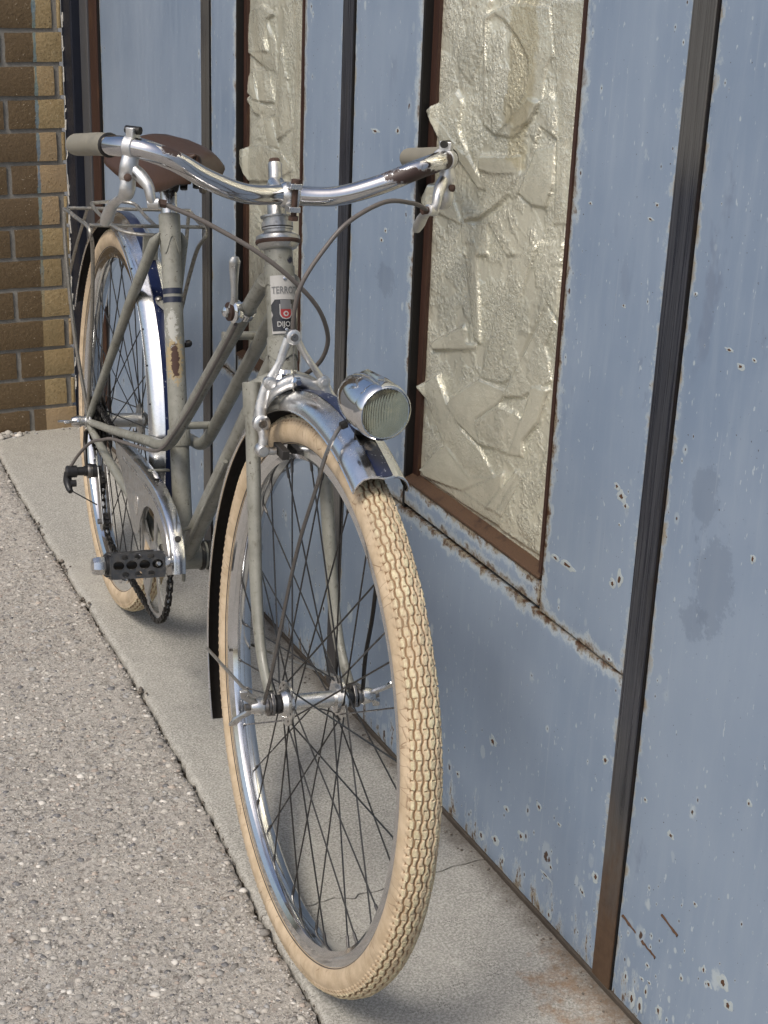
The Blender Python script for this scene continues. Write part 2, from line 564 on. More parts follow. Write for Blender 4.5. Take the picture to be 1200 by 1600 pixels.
def pebbles(name, spots, label, cat, mat='pebble'):
    vs, fs, cs = [], [], []
    for (x, y, z, r, fl) in spots:
        a = random.random() * 6.28; el = random.uniform(0.6, 1.0); o = len(vs)
        k = random.choice(PAL); kf = random.uniform(0.8, 1.25); k = tuple(min(1, q * kf) for q in k)
        sd = random.random() * 50
        for q in icoV:
            w = 1 + 0.32 * noise.noise(Vector((q[0] * 1.3 + sd, q[1] * 1.3, q[2] * 1.3)))
            px, py = q[0] * r * w, q[1] * r * el * w
            vs.append((x + px * math.cos(a) - py * math.sin(a), y + px * math.sin(a) + py * math.cos(a), z + q[2] * r * fl * w))
        fs += [tuple(i + o for i in f) for f in icoF]
        cs += [(*k, 1.0)] * len(icoV)
    me = bpy.data.meshes.new(name); me.from_pydata(vs, [], fs)
    at = me.color_attributes.new('tint', 'FLOAT_COLOR', 'POINT')
    at.data.foreach_set('color', np.array(cs, dtype=np.float32).ravel())
    me.materials.append(M[mat])
    me.polygons.foreach_set('use_smooth', [True] * len(me.polygons))
    ob = bpy.data.objects.new(name, me); col.objects.link(ob)
    return tag(ob, label, cat, kind='stuff')
sp = []
while len(sp) < 21000:
    y = 1.05 + 2.4 * random.random() ** 1.5
    x = joint_x(y) - 0.006 - 0.62 * random.random()
    zc = x * CM[0][1] + y * CM[1][1] - 1.2 * CM[2][1]          # skip what lies well outside the street the photo shows
    if (x * CM[0][0] + y * CM[1][0] - 1.2 * CM[2][0]) / zc < -0.32: continue
    r = 0.0011 + 0.0013 * random.random() + 0.0065 * random.random() ** 10
    sp.append((x, y, pav_h(x, y) - r * 0.22 + 0.0003, r, random.uniform(0.3, 0.55)))
pebbles('embedded_pebbles', sp, 'small grey and tan pebbles set in the pavement surface', 'pebbles')

# ---- brick wall at the far end
BY = 3.47
def brick_mat(name, a, b, dark):
    t = NT(name); p = t.pos(False)
    n1 = t.noise(p, 130, 5, 0.7); n2 = t.noise(p, 16, 4, 0.6)
    oi = t.n('ShaderNodeObjectInfo').outputs['Random']
    c = t.mix(t.maprange(n1, 0.25, 0.75), a, b)
    c = t.mix(t.maprange(oi, 0.0, 0.5, 0.6, 0), c, (0.20, 0.145, 0.068))
    c = t.mix(t.maprange(oi, 0.6, 1, 0, 0.6), c, (0.33, 0.235, 0.15))
    c = t.mix(t.maprange(n2, 0.4, 0.7, 0, 0.4), c, (0.36, 0.25, 0.12))
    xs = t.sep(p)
    # darker part of the wall left of a drip of old sealant
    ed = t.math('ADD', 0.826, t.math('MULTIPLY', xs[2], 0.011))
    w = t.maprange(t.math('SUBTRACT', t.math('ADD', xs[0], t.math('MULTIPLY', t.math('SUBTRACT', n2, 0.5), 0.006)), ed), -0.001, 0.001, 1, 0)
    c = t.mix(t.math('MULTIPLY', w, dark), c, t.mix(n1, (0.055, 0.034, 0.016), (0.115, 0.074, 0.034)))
    ln = t.math('ABSOLUTE', t.math('SUBTRACT', t.math('SUBTRACT', xs[0], ed), 0.003))
    lw = t.maprange(t.math('ADD', ln, t.math('MULTIPLY', t.math('SUBTRACT', t.noise(p, 40, 3), 0.5), 0.010)), 0.002, 0.0045, 1, 0)
    lw = t.math('MULTIPLY', lw, t.maprange(xs[2], 0.22, 0.5))
    c = t.mix(t.math('MULTIPLY', lw, 0.7), c, t.mix(t.noise(p, 12, 3), (0.06, 0.12, 0.30), (0.13, 0.26, 0.17)))
    c = t.mix(t.maprange(t.noise(p, 260, 3), 0.68, 0.72), c, (0.45, 0.38, 0.28))
    c = t.mix(t.maprange(t.noise(p, 200, 3), 0.66, 0.71), c, (0.07, 0.045, 0.025))
    M[name] = t.fin(c, t.maprange(n1, 0.3, 0.7, 0.42, 0.75), 0, t.bump(n1, 0.7, 0.003), 0.45)
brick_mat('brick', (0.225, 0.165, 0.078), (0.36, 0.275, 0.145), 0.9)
simple('mortar', (0.16, 0.152, 0.134), 0.95, 0.6, 240, 1.0, 0.2, (0.34, 0.325, 0.29))
bw = tag(empty('brick_wall', None, (0.6, BY, 0)), 'tan brick pier with grey mortar behind the bicycle', 'wall')
HX = 0.30
g = MB(ID)
g.box(((0.8985 + HX) / 2, BY + 0.164, 0.95), ((0.8985 - HX) / 2 - 0.006, 0.158, 0.955))
g.build('mortar', 'mortar', bw, smooth=0, loc=(0.6, BY, 0))
for o in bw.children: o.location = (0, 0, 0)
def brick_mesh(L, H, D, sd):
    nx, nz = max(3, int(L / 0.022)), 4
    vs, fs = [], []
    for j in range(nz + 1):
        for i in range(nx + 1):
            x = -L / 2 + L * i / nx; z = -H / 2 + H * j / nz
            e = 0
            if i in (0, nx) or j in (0, nz):
                x += 0.0016 * noise.noise(Vector((i * 3.1, j * 2.7, sd)))
                z += 0.0016 * noise.noise(Vector((i * 3.7, j * 2.1, sd + 9)))
                e = 0.002
            vs.append((x, e + 0.0008 * noise.noise(Vector((i, j, sd + 4))), z))
    n = len(vs)
    for j in range(nz):
        for i in range(nx):
            a = j * (nx + 1) + i
            fs.append((a, a + 1, a + nx + 2, a + nx + 1))
    ring = [i for i in range(nx + 1)] + [j * (nx + 1) + nx for j in range(1, nz + 1)] + [nz * (nx + 1) + i for i in range(nx - 1, -1, -1)] + [j * (nx + 1) for j in range(nz - 1, 0, -1)]
    vs += [(vs[i][0], D, vs[i][2]) for i in ring]
    for k in range(len(ring)):
        k2 = (k + 1) % len(ring)
        fs.append((ring[k], n + k, n + k2, ring[k2]))
    return MB(ID).add(vs, fs)
cache = {}
zl = [0.055 + 0.0708 * k for k in range(0, 26)]
rows = [(-0.028, 0.050)] + [(z + 0.005, z + 0.0658) for z in zl]
for k, (z0, z1) in enumerate(rows):
    segs = []
    if k % 2 == 0:      # ends with a long brick
        x1 = 0.899
        if k == 0: segs.append((0.800, 0.899)); x1 = 0.788
        else: segs.append((0.7755, 0.8985)); x1 = 0.764
    else:
        segs.append((0.890, 0.8985)); segs.append((0.655, 0.878)); x1 = 0.644
    while x1 > HX + 0.06:
        L = 0.222 if len(segs) % 2 else 0.222
        segs.append((max(x1 - L, HX + 0.01), x1)); x1 -= L + 0.0108
    for (a, b) in segs:
        L = round(b - a, 3); H = round(z1 - z0, 3); var = random.randint(0, 2)
        key = (L, H, var)
        if key not in cache:
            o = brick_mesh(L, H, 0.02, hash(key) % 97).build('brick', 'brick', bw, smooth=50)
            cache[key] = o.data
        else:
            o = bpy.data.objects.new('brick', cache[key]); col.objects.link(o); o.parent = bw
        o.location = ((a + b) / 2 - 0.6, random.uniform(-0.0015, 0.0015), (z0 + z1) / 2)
# rubble at the foot of the brick wall
sp = []
for i in range(60):
    x = random.uniform(0.66, 0.93) if i % 3 else random.uniform(0.70, 0.76)
    r = random.uniform(0.002, 0.010) * (1.3 if x < 0.77 else 0.7)
    sp.append((x, 3.46 - abs(random.gauss(0, 0.008)), random.uniform(-0.004, 0.006), r, random.uniform(0.4, 0.7)))
pebbles('mortar_crumbs', sp, 'broken mortar and grit along the foot of the brick wall', 'rubble')
sp = []
for i in range(260):
    y = random.uniform(1.2, 3.45)
    sp.append((joint_x(y) + random.gauss(0, 0.003), y, random.uniform(-0.014, -0.004), random.uniform(0.0010, 0.0030), 0.7))
for (y, n) in ((2.69, 14), (2.15, 10), (2.9, 6), (2.5, 8)):
    for i in range(n):
        sp.append((joint_x(y) + random.gauss(0, 0.006), y + random.gauss(0, 0.02), random.uniform(-0.004, 0.003), random.uniform(0.002, 0.005), 0.7))
PAL = [(0.08, 0.065, 0.05), (0.12, 0.10, 0.08), (0.20, 0.18, 0.15), (0.06, 0.045, 0.035)]
pebbles('joint_grit', sp, 'grit and leaf crumbs caught in the paving joint', 'grit')
sp = []
for i in range(300):
    y = random.uniform(1.1, 3.4)
    sp.append((0.921 - abs(random.gauss(0, 0.010)), y, random.uniform(0.0, 0.0015), random.uniform(0.0007, 0.0026), random.uniform(0.3, 0.7)))
pebbles('wall_grit', sp, 'dark grit blown against the foot of the steel wall', 'grit')

# ---- steel facade
XW = 0.931
def wall_paint():
    t = NT('wall_paint'); p = t.pos(False)
    pv = t.mapping(p, (1, 1, 0.12))
    st = t.noise(pv, 60, 5, 0.7)
    big = t.noise(p, 3.2, 4, 0.55)
    fine = t.noise(p, 300, 3, 0.6)
    c = t.mix(t.maprange(big, 0.3, 0.7), (0.170, 0.225, 0.306), (0.224, 0.280, 0.358))
    c = t.mix(t.maprange(st, 0.42, 0.72, 0, 0.40), c, (0.258, 0.312, 0.378))
    # darker scuffed patches
    sc = t.math('MULTIPLY', t.maprange(t.noise(t.mapping(p, (1, 1, 0.45)), 13, 5, 0.65), 0.60, 0.68), t.maprange(t.noise(p, 4.1, 2), 0.45, 0.62))
    c = t.mix(t.math('MULTIPLY', sc, 0.55), c, (0.125, 0.155, 0.215))
    for cen, rad in (((0.931, 1.156, 0.655), (1, 0.020, 0.035)), ((0.931, 1.128, 0.575), (1, 0.030, 0.055)), ((0.931, 1.15, 0.525), (1, 0.020, 0.022)), ((0.931, 1.90, 0.71), (1, 0.03, 0.02))):
        c = t.mix(t.math('MULTIPLY', t.spot(p, cen, rad, t.noise(p, 55, 6, 0.75), 1.3), 0.42), c, (0.125, 0.16, 0.215))
    ed = t.attr('edge')
    e0 = t.sep(ed[1])
    nz = t.noise(p, 55, 5, 0.7)
    # rust blisters with a pale halo, thicker towards the foot of the wall
    rusty = t.math('MAXIMUM', t.maprange(e0[1], 0.0, 0.50, 1.0, 0.0), t.maprange(e0[0], 0.0, 0.07, 0.8, 0.0))
    halo = None; core = None
    q0 = t.yz(p)
    jit = t.math('MULTIPLY', t.math('SUBTRACT', t.noise(p, 170, 2), 0.5), 0.14)
    for sc_, k_ in ((15, 0.52), (34, 0.62), (70, 0.62)):
        v = t.vor(t.mapping(q0, (1, 0.62, 1), (sc_ * 0.13, sc_ * 0.07, 0)), sc_, dim='2D')
        rnd = t.sep(v.outputs[1])
        rad = t.math('MULTIPLY', t.math('SUBTRACT', rnd[0], t.math('SUBTRACT', 0.90, t.math('MULTIPLY', rusty, 0.34))), k_)
        d = t.math('ADD', v.outputs[0], jit)
        hh = t.maprange(t.math('SUBTRACT', rad, d), -0.02, 0.05)
        hh = t.math('MULTIPLY', hh, t.maprange(rnd[2], 0.2, 0.9, 0.3, 0.9))
        kk = t.math('MULTIPLY', t.maprange(t.math('SUBTRACT', t.math('MULTIPLY', rad, 0.36), d), -0.004, 0.02), t.maprange(rnd[1], 0.42, 0.5))
        halo = hh if halo is None else t.math('MAXIMUM', halo, hh)
        core = kk if core is None else t.math('MAXIMUM', core, kk)
    # worn edges
    ew = t.math('ADD', e0[0], t.math('MULTIPLY', t.math('SUBTRACT', nz, 0.5), 0.050))
    edge = t.math('MULTIPLY', t.maprange(ew, 0.0, 0.007, 1, 0), 0.75)
    rim = t.maprange(ew, -0.006, 0.0035, 1, 0)
    e2 = t.math('ADD', e0[2], t.math('MULTIPLY', t.math('SUBTRACT', t.noise(p, 38, 5, 0.75), 0.56), 0.060))
    edge = t.math('MAXIMUM', edge, t.math('MULTIPLY', t.maprange(e2, 0.002, 0.012, 1, 0), 0.9))
    rim = t.math('MAXIMUM', rim, t.math('MULTIPLY', t.maprange(e2, -0.006, 0.004, 1, 0), t.maprange(e0[1], 0.9, 1.5, 1.0, 0.25)))
    fw = t.math('ADD', e0[1], t.math('MULTIPLY', t.math('SUBTRACT', t.noise(t.mapping(p, (1, 1, 0.35)), 42, 5, 0.8), 0.5), 0.42))
    foot = t.maprange(fw, 0.0, 0.045, 1, 0)
    footr = t.maprange(fw, -0.025, 0.010, 1, 0)
    pale = (0.36, 0.41, 0.44)
    c = t.mix(t.math('MAXIMUM', halo, t.math('MAXIMUM', edge, t.math('MULTIPLY', foot, 0.7))), c, pale)
    rr0 = t.math('MAXIMUM', rim, footr)
    c = t.mix(t.math('MULTIPLY', rr0, 0.85), c, (0.235, 0.19, 0.12))
    c = t.mix(t.math('MULTIPLY', rr0, t.maprange(t.noise(p, 110, 4, 0.7), 0.42, 0.56)), c, (0.075, 0.04, 0.022))
    c = t.mix(core, c, (0.060, 0.034, 0.022))
    # long vertical runs
    run = t.maprange(t.noise(t.mapping(p, (1, 1, 0.02)), 130, 3, 0.6), 0.63, 0.72, 0, 0.35)
    c = t.mix(run, c, (0.29, 0.335, 0.39))
    specks = t.maprange(t.noise(t.mapping(p, (1, 1, 0.4)), 210, 2, 0.5), 0.70, 0.73, 0, 0.8)
    c = t.mix(specks, c, (0.37, 0.42, 0.46))
    dk = t.maprange(t.noise(p, 260, 2, 0.5), 0.73, 0.76)
    c = t.mix(dk, c, (0.06, 0.06, 0.07))
    rr = t.math('ADD', t.maprange(st, 0.3, 0.7, 0.30, 0.44), t.math('MULTIPLY', t.math('MAXIMUM', core, footr), 0.4))
    M['wall_paint'] = t.fin(c, rr, 0.0, t.bump(t.math('ADD', t.noise(p, 3.2, 2, 0.5), t.math('MULTIPLY', fine, 0.03)), 0.25, 0.004), 0.5)
wall_paint()
def streak(name, a, b, c3, rough, low=None):
    t = NT(name); p = t.pos(False)
    n = t.noise(t.mapping(p, (6, 1, 0.012)), 420, 4, 0.7)
    n2 = t.noise(t.mapping(p, (1, 1, 0.3)), 30, 5, 0.7)
    c = t.mix(t.maprange(n, 0.3, 0.7), a, b)
    c = t.mix(t.maprange(n2, 0.52, 0.72), c, c3)
    if low:
        n4 = t.noise(t.mapping(p, (1, 0.4, 1)), 2.3, 3, 0.5)
        c = t.mix(t.maprange(n4, 0.46, 0.60, 0, 0.75), c, t.mix(n, (0.055, 0.052, 0.046), (0.19, 0.185, 0.17)))
    r = t.maprange(n, 0.3, 0.7, rough * 0.8, rough * 1.3)
    if low:
        z = t.sep(p)[2]
        w = t.maprange(t.math('ADD', z, t.math('MULTIPLY', t.math('SUBTRACT', n2, 0.5), 0.35)), low[0], low[1], 1, 0)
        w = t.math('MULTIPLY', w, t.maprange(t.sep(p)[1], 1.5, 1.7, 1.0, 0.15))
        c = t.mix(w, c, t.mix(t.noise(p, 90, 5), (0.055, 0.03, 0.018), (0.135, 0.085, 0.05)))
        r = t.mix(w, r, (0.75, 0.75, 0.75))
    M[name] = t.fin(c, r, 0.35, t.bump(n, 0.25, 0.0012), 0.5)
streak('bar_steel', (0.015, 0.018, 0.028), (0.072, 0.075, 0.086), (0.034, 0.034, 0.036), 0.30, (0.04, 0.30))
streak('bar_dark', (0.005, 0.0045, 0.0045), (0.012, 0.010, 0.009), (0.018, 0.010, 0.008), 0.5)
streak('frame_brown', (0.034, 0.016, 0.012), (0.070, 0.033, 0.022), (0.085, 0.042, 0.022), 0.5)
streak('sill_rust', (0.055, 0.03, 0.018), (0.13, 0.075, 0.042), (0.035, 0.019, 0.013), 0.6)
simple('base_rust', (0.04, 0.033, 0.027), 0.9, 0.6, 60, 0.6, 0.2, (0.115, 0.095, 0.075))
streak('post_grey', (0.07, 0.072, 0.078), (0.12, 0.12, 0.125), (0.10, 0.09, 0.075), 0.42)
simple('post_black', (0.006, 0.008, 0.016), 0.5, 0.5, 160, 0.4, 0.4)
simple('shadow_gap', (0.02, 0.014, 0.01), 0.9, 0.4)

FB = (XW, 2.3, 0.0)
fac = tag(empty('steel_facade', None, FB), 'blue painted steel door wall with vertical bars and textured windows', 'wall')
def fb(mb, name, mat, parent=fac, smooth=30, bevel=0):
    o = mb.build(name, mat, parent, smooth=smooth, bevel=bevel, loc=FB)
    o.location = (0, 0, 0)
    return o
def panel(y0, y1, z0, z1, th=0.03, step=0.012, name='panel', rust=''):
    ny, nz = max(2, int((y1 - y0) / step)), max(2, int((z1 - z0) / step))
    if ny * nz > 40000: ny = max(2, ny // 2); nz = nz // 2
    vs, fs, ea = [], [], []
    for j in range(nz + 1):
        for i in range(ny + 1):
            y = y0 + (y1 - y0) * i / ny; z = z0 + (z1 - z0) * j / nz
            dx = 0.0012 * fbm(y * 2.2, z * 2.2, 5.0, 2)
            bd = min(y - y0, y1 - y, z1 - z)
            if bd < 1e-6 or z - z0 < 1e-6: dx += 0.0012
            vs.append((XW + dx, y, z)); ea.append((min(y - y0, y1 - y, z1 - z, z - z0 if z0 > 0.05 else 9), z if z0 < 0.05 else z + 0.25,
                                                         min(z1 - z if 't' in rust else 9, z - z0 if 'b' in rust else 9, y - y0 if 'r' in rust else 9, y1 - y if 'l' in rust else 9)))
    W = ny + 1
    for j in range(nz):
        for i in range(ny):
            a = j * W + i
            fs.append((a, a + W, a + W + 1, a + 1))
    n = len(vs)
    ring = [i for i in range(W)] + [j * W + ny for j in range(1, nz + 1)] + [nz * W + i for i in range(ny - 1, -1, -1)] + [j * W for j in range(nz - 1, 0, -1)]
    vs += [(XW + th, vs[i][1], vs[i][2]) for i in ring]; ea += [ea[i] for i in ring]
    for k in range(len(ring)):
        k2 = (k + 1) % len(ring)
        fs.append((ring[k], ring[k2], n + k2, n + k))
    o = fb(MB(ID).add(vs, fs), name, 'wall_paint')
    at = o.data.attributes.new('edge', 'FLOAT_VECTOR', 'POINT')
    at.data.foreach_set('vector', np.array(ea, dtype=np.float32).ravel())
    return o
ZT = 2.35
SE = 0.404
panel(-3.0, 1.219, 0.006, ZT, step=0.02)
panel(1.259, 2.020, 0.006, SE - 0.002, rust='t')
panel(1.259, 1.443, SE + 0.002, ZT, rust='bl')
panel(1.816, 2.020, SE + 0.002, ZT, rust='br')
panel(2.058, 2.607, 0.006, SE - 0.002, rust='t')
panel(2.058, 2.199, SE + 0.002, ZT, rust='bl')
panel(2.483, 2.607, SE + 0.002, ZT, rust='br')
panel(2.651, 3.287, 0.006, ZT)
g = MB(ID).box((XW + 0.075, 0.2, ZT / 2), (0.038, 3.25, ZT / 2)); fb(g, 'backing', 'shadow_gap')
def bar(y0, y1):
    g = MB(ID)
    g.box((XW + 0.006, (y0 + y1) / 2, ZT / 2 + 0.001), (0.0085, (y1 - y0) / 2, ZT / 2))
    o = fb(g, 'steel_bar', 'bar_steel', bevel=0.0008)
    g = MB(ID); g.box((XW + 0.007, y0 - 0.0012, ZT / 2 + 0.001), (0.008, 0.0010, ZT / 2)); fb(g, 'bar_edge', 'bar_dark', o)  # near-black strip: shade of the bar's near side put in as colour
bar(1.2218, 1.258); bar(2.0232, 2.057); bar(2.6105, 2.650)
g = MB(ID); g.box((XW + 0.006, 0.1, 0.003), (0.009, 3.18, 0.004)); fb(g, 'base_angle', 'base_rust', bevel=0.001)
# corner post
g = MB(ID).box((XW + 0.001, 3.445, ZT / 2), (0.030, 0.038, ZT / 2)); fb(g, 'corner_post', 'post_black', bevel=0.003)
g = MB(ID).box((XW + 0.002, 3.378, ZT / 2), (0.012, 0.028, ZT / 2)); fb(g, 'post_strip', 'post_grey', bevel=0.002)
g = MB(ID).box((XW + 0.006, 3.321, ZT / 2), (0.012, 0.028, ZT / 2)); fb(g, 'post_channel', 'frame_brown', bevel=0.002)
g = MB(ID).box((XW + 0.006, 3.2905, ZT / 2), (0.009, 0.0025, ZT / 2)); fb(g, 'post_edge', 'bar_dark')
simple('old_caulk', (0.5, 0.48, 0.43), 0.9, 0.4, 90, 0.7, 0.2)
g = MB(ID)
for k in range(70):
    z = random.uniform(0.05, 1.6)
    g.tube([(0.8995 + random.gauss(0, 0.0012), 3.4685 + random.uniform(-.004, 0.0), z), (0.9 + random.gauss(0, 0.001), 3.468, z + random.uniform(0.004, 0.03))], random.uniform(0.0008, 0.002), 5)
tag(fb(g, 'caulk_remnant', 'old_caulk'), kind='stuff')

# ---- relief glass
t = NT('relief_glass'); p = t.pos(False)
ham = t.attr('hammer')[2]
n1 = t.noise(p, 240, 3, 0.65, 0.6); n3 = t.noise(p, 11, 4, 0.6); n2 = t.noise(p, 26, 3, 0.6)
c = t.mix(t.maprange(n3, 0.35, 0.7), (0.70, 0.68, 0.545), (0.88, 0.85, 0.68))
yel = t.spot(p, (0.945, 1.59, 1.03), (1, 0.03, 0.12), t.noise(p, 30, 4), 0.8)
c = t.mix(t.math('MULTIPLY', yel, 0.4), c, (0.52, 0.42, 0.19))
hz = t.math('MULTIPLY', ham, t.maprange(n2, 0.38, 0.56))
c = t.mix(t.math('MULTIPLY', hz, t.maprange(t.noise(p, 230, 3, 0.75), 0.54, 0.66, 0, 0.55)), c, (0.25, 0.235, 0.185))
c = t.mix(t.math('MULTIPLY', t.attr('crease')[2], 0.30), c, (0.24, 0.225, 0.175))  # relief shade along the facet edges mixed into the glass colour
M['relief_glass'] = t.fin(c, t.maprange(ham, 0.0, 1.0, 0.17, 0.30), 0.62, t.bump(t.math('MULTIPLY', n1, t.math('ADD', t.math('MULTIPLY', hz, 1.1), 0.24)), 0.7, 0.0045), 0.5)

def relief(y0, y1, z0, z1, strokes, tabs, sd, polys, step=0.0019):
    yext = y1 + 0.022
    ny, nz = int((yext - y0) / step), int((z1 - z0) / step)
    Y, Z = np.meshgrid(np.linspace(y0, yext, ny + 1), np.linspace(z0, z1, nz + 1))
    H = np.zeros_like(Y) + 0.001
    HM = np.ones_like(Y); CR = np.zeros_like(Y)
    keep = Y <= y1 + 1e-6
    TB = np.zeros_like(Y)
    rg = random.Random(sd + 100)
    def stroke(pts, w0, w1, h, base, flip, tab=False):
        nonlocal H, keep, HM, CR
        hm = rg.choice((0.0, 0.15, 0.6, 1.0, 1.0))
        C = np.array([(q[0], q[1]) for q in spline([(a, b, 0) for a, b in pts], 24)])
        Tn = np.gradient(C, axis=0); Tn /= np.linalg.norm(Tn, axis=1)[:, None] + 1e-9
        m = max(w0, w1)
        sel = (Y > C[:, 0].min() - m) & (Y < C[:, 0].max() + m) & (Z > C[:, 1].min() - m) & (Z < C[:, 1].max() + m)
        if not sel.any(): return
        ys, zs = Y[sel], Z[sel]
        j = np.zeros(len(ys), dtype=int); best = np.full(len(ys), 9.0)
        for k in range(len(C)):
            d2 = (ys - C[k, 0]) ** 2 + (zs - C[k, 1]) ** 2
            u = d2 < best; best[u] = d2[u]; j[u] = k
        dv = np.stack([ys - C[j, 0], zs - C[j, 1]], 1)
        sd_ = dv[:, 0] * Tn[j, 1] - dv[:, 1] * Tn[j, 0]
        al = (dv * Tn[j]).sum(1)
        seg = np.linalg.norm(C[1] - C[0]) + 1e-6
        par = np.clip((j + al / seg) / (len(C) - 1), 0, 1)
        w = w0 + (w1 - w0) * par
        ins = (np.abs(sd_) < w / 2) & (np.abs(al) < seg * 1.2)
        rp = np.clip(sd_ / w + 0.5, 0, 1)
        if flip: rp = 1 - rp
        val = base + h * (0.25 + 0.75 * par) * rp + 0.0012 * np.exp(-((w / 2 - np.abs(sd_)) / 0.0022) ** 2)
        cur = H[sel]
        H[sel] = np.where(ins, np.maximum(val, cur * 0.6), cur)
        q = HM[sel]; HM[sel] = np.where(ins, hm, q)
        edge = (np.abs(np.abs(sd_) - w / 2) < 0.0018) & (np.abs(al) < seg * 1.2)
        q = CR[sel]; CR[sel] = np.where(edge, 1.0, np.where(ins, q * 0.25, q))
        if tab:
            k = keep[sel]; k |= ins & (val > 0.003); keep[sel] = k
    for s_ in strokes: stroke(*s_)
    def facet(pts, hm, h, tab):
        # one pressed facet: a tilted plane inside a polygon with a crisp border
        nonlocal H, keep, HM, CR, TB
        Q = np.array(pts); n = len(Q)
        sel = (Y > Q[:, 0].min() - 0.004) & (Y < Q[:, 0].max() + 0.004) & (Z > Q[:, 1].min() - 0.004) & (Z < Q[:, 1].max() + 0.004)
        if not sel.any(): return
        ys, zs = Y[sel], Z[sel]
        ins = np.zeros(len(ys), bool); dist = np.full(len(ys), 9.0)
        for k in range(n):
            (ay, az), (by, bz) = Q[k], Q[(k + 1) % n]
            cr = (az > zs) != (bz > zs)
            with np.errstate(divide='ignore', invalid='ignore'):
                ins ^= cr & (ys < (by - ay) * (zs - az) / (bz - az) + ay)
            L2 = (by - ay) ** 2 + (bz - az) ** 2 + 1e-12
            tt = np.clip(((ys - ay) * (by - ay) + (zs - az) * (bz - az)) / L2, 0, 1)
            dist = np.minimum(dist, np.hypot(ys - ay - tt * (by - ay), zs - az - tt * (bz - az)))
        a = rg.uniform(0, 6.28) if not tab else 0.3
        u = ys * math.cos(a) + zs * math.sin(a)
        ui = u[ins] if ins.any() else u
        rp = np.clip((u - ui.min()) / (np.ptp(ui) + 1e-9), 0, 1)
        val = 0.0015 + 0.62 * h * (0.15 + 0.85 * rp) + 0.0012 * np.exp(-(dist / 0.0022) ** 2) + 0.0012 * np.minimum(dist / 0.02, 1)
        cov = np.clip(0.5 + np.where(ins, dist, -dist) / (1.8 * step), 0, 1)
        H[sel] = H[sel] * (1 - cov) + val * cov
        HM[sel] = HM[sel] * (1 - cov) + hm * cov
        CR[sel] = np.maximum(np.clip(1 - dist / 0.003, 0, 1), CR[sel] * (1 - cov))
        if tab:
            k = keep[sel]; k |= ins; keep[sel] = k
            TB[sel] = np.where(ins, 1.0, TB[sel])
    for s_ in polys: facet(*s_)
    Hp = np.pad(H, 1, mode='edge')
    for _ in range(1):
        Hp = np.pad(H, 1, mode='edge')
        H = 0.4 * H + 0.15 * (Hp[:-2, 1:-1] + Hp[2:, 1:-1] + Hp[1:-1, :-2] + Hp[1:-1, 2:])
    out = np.clip((Y - y1) / 0.022, 0, 1)
    X = XW + 0.018 - H - 0.0060 * TB * np.clip((Y - y1 + 0.014) / 0.014, 0, 1)
    n0 = np.array([[0.0003 * noise.noise(Vector((Y[j, i] * 80, Z[j, i] * 80, sd))) + 0.0008 * noise.noise(Vector((Y[j, i] * 22, Z[j, i] * 16, sd))) for i in range(ny + 1)] for j in range(nz + 1)])
    X = X - n0
    vs = np.stack([X, Y, Z], 2).reshape(-1, 3)
    fs = []; W = ny + 1
    for j in range(nz):
        for i in range(ny):
            if keep[j, i] and keep[j, i + 1] and keep[j + 1, i] and keep[j + 1, i + 1]:
                a = j * W + i
                fs.append((a, a + W, a + W + 1, a + 1))
    used = sorted({i for f in fs for i in f}); mp = {q: k for k, q in enumerate(used)}
    g = MB(ID).add([tuple(vs[i]) for i in used], [tuple(mp[i] for i in f) for f in fs])
    g.extra = {'hammer': HM.ravel()[used], 'crease': CR.ravel()[used]}
    return g

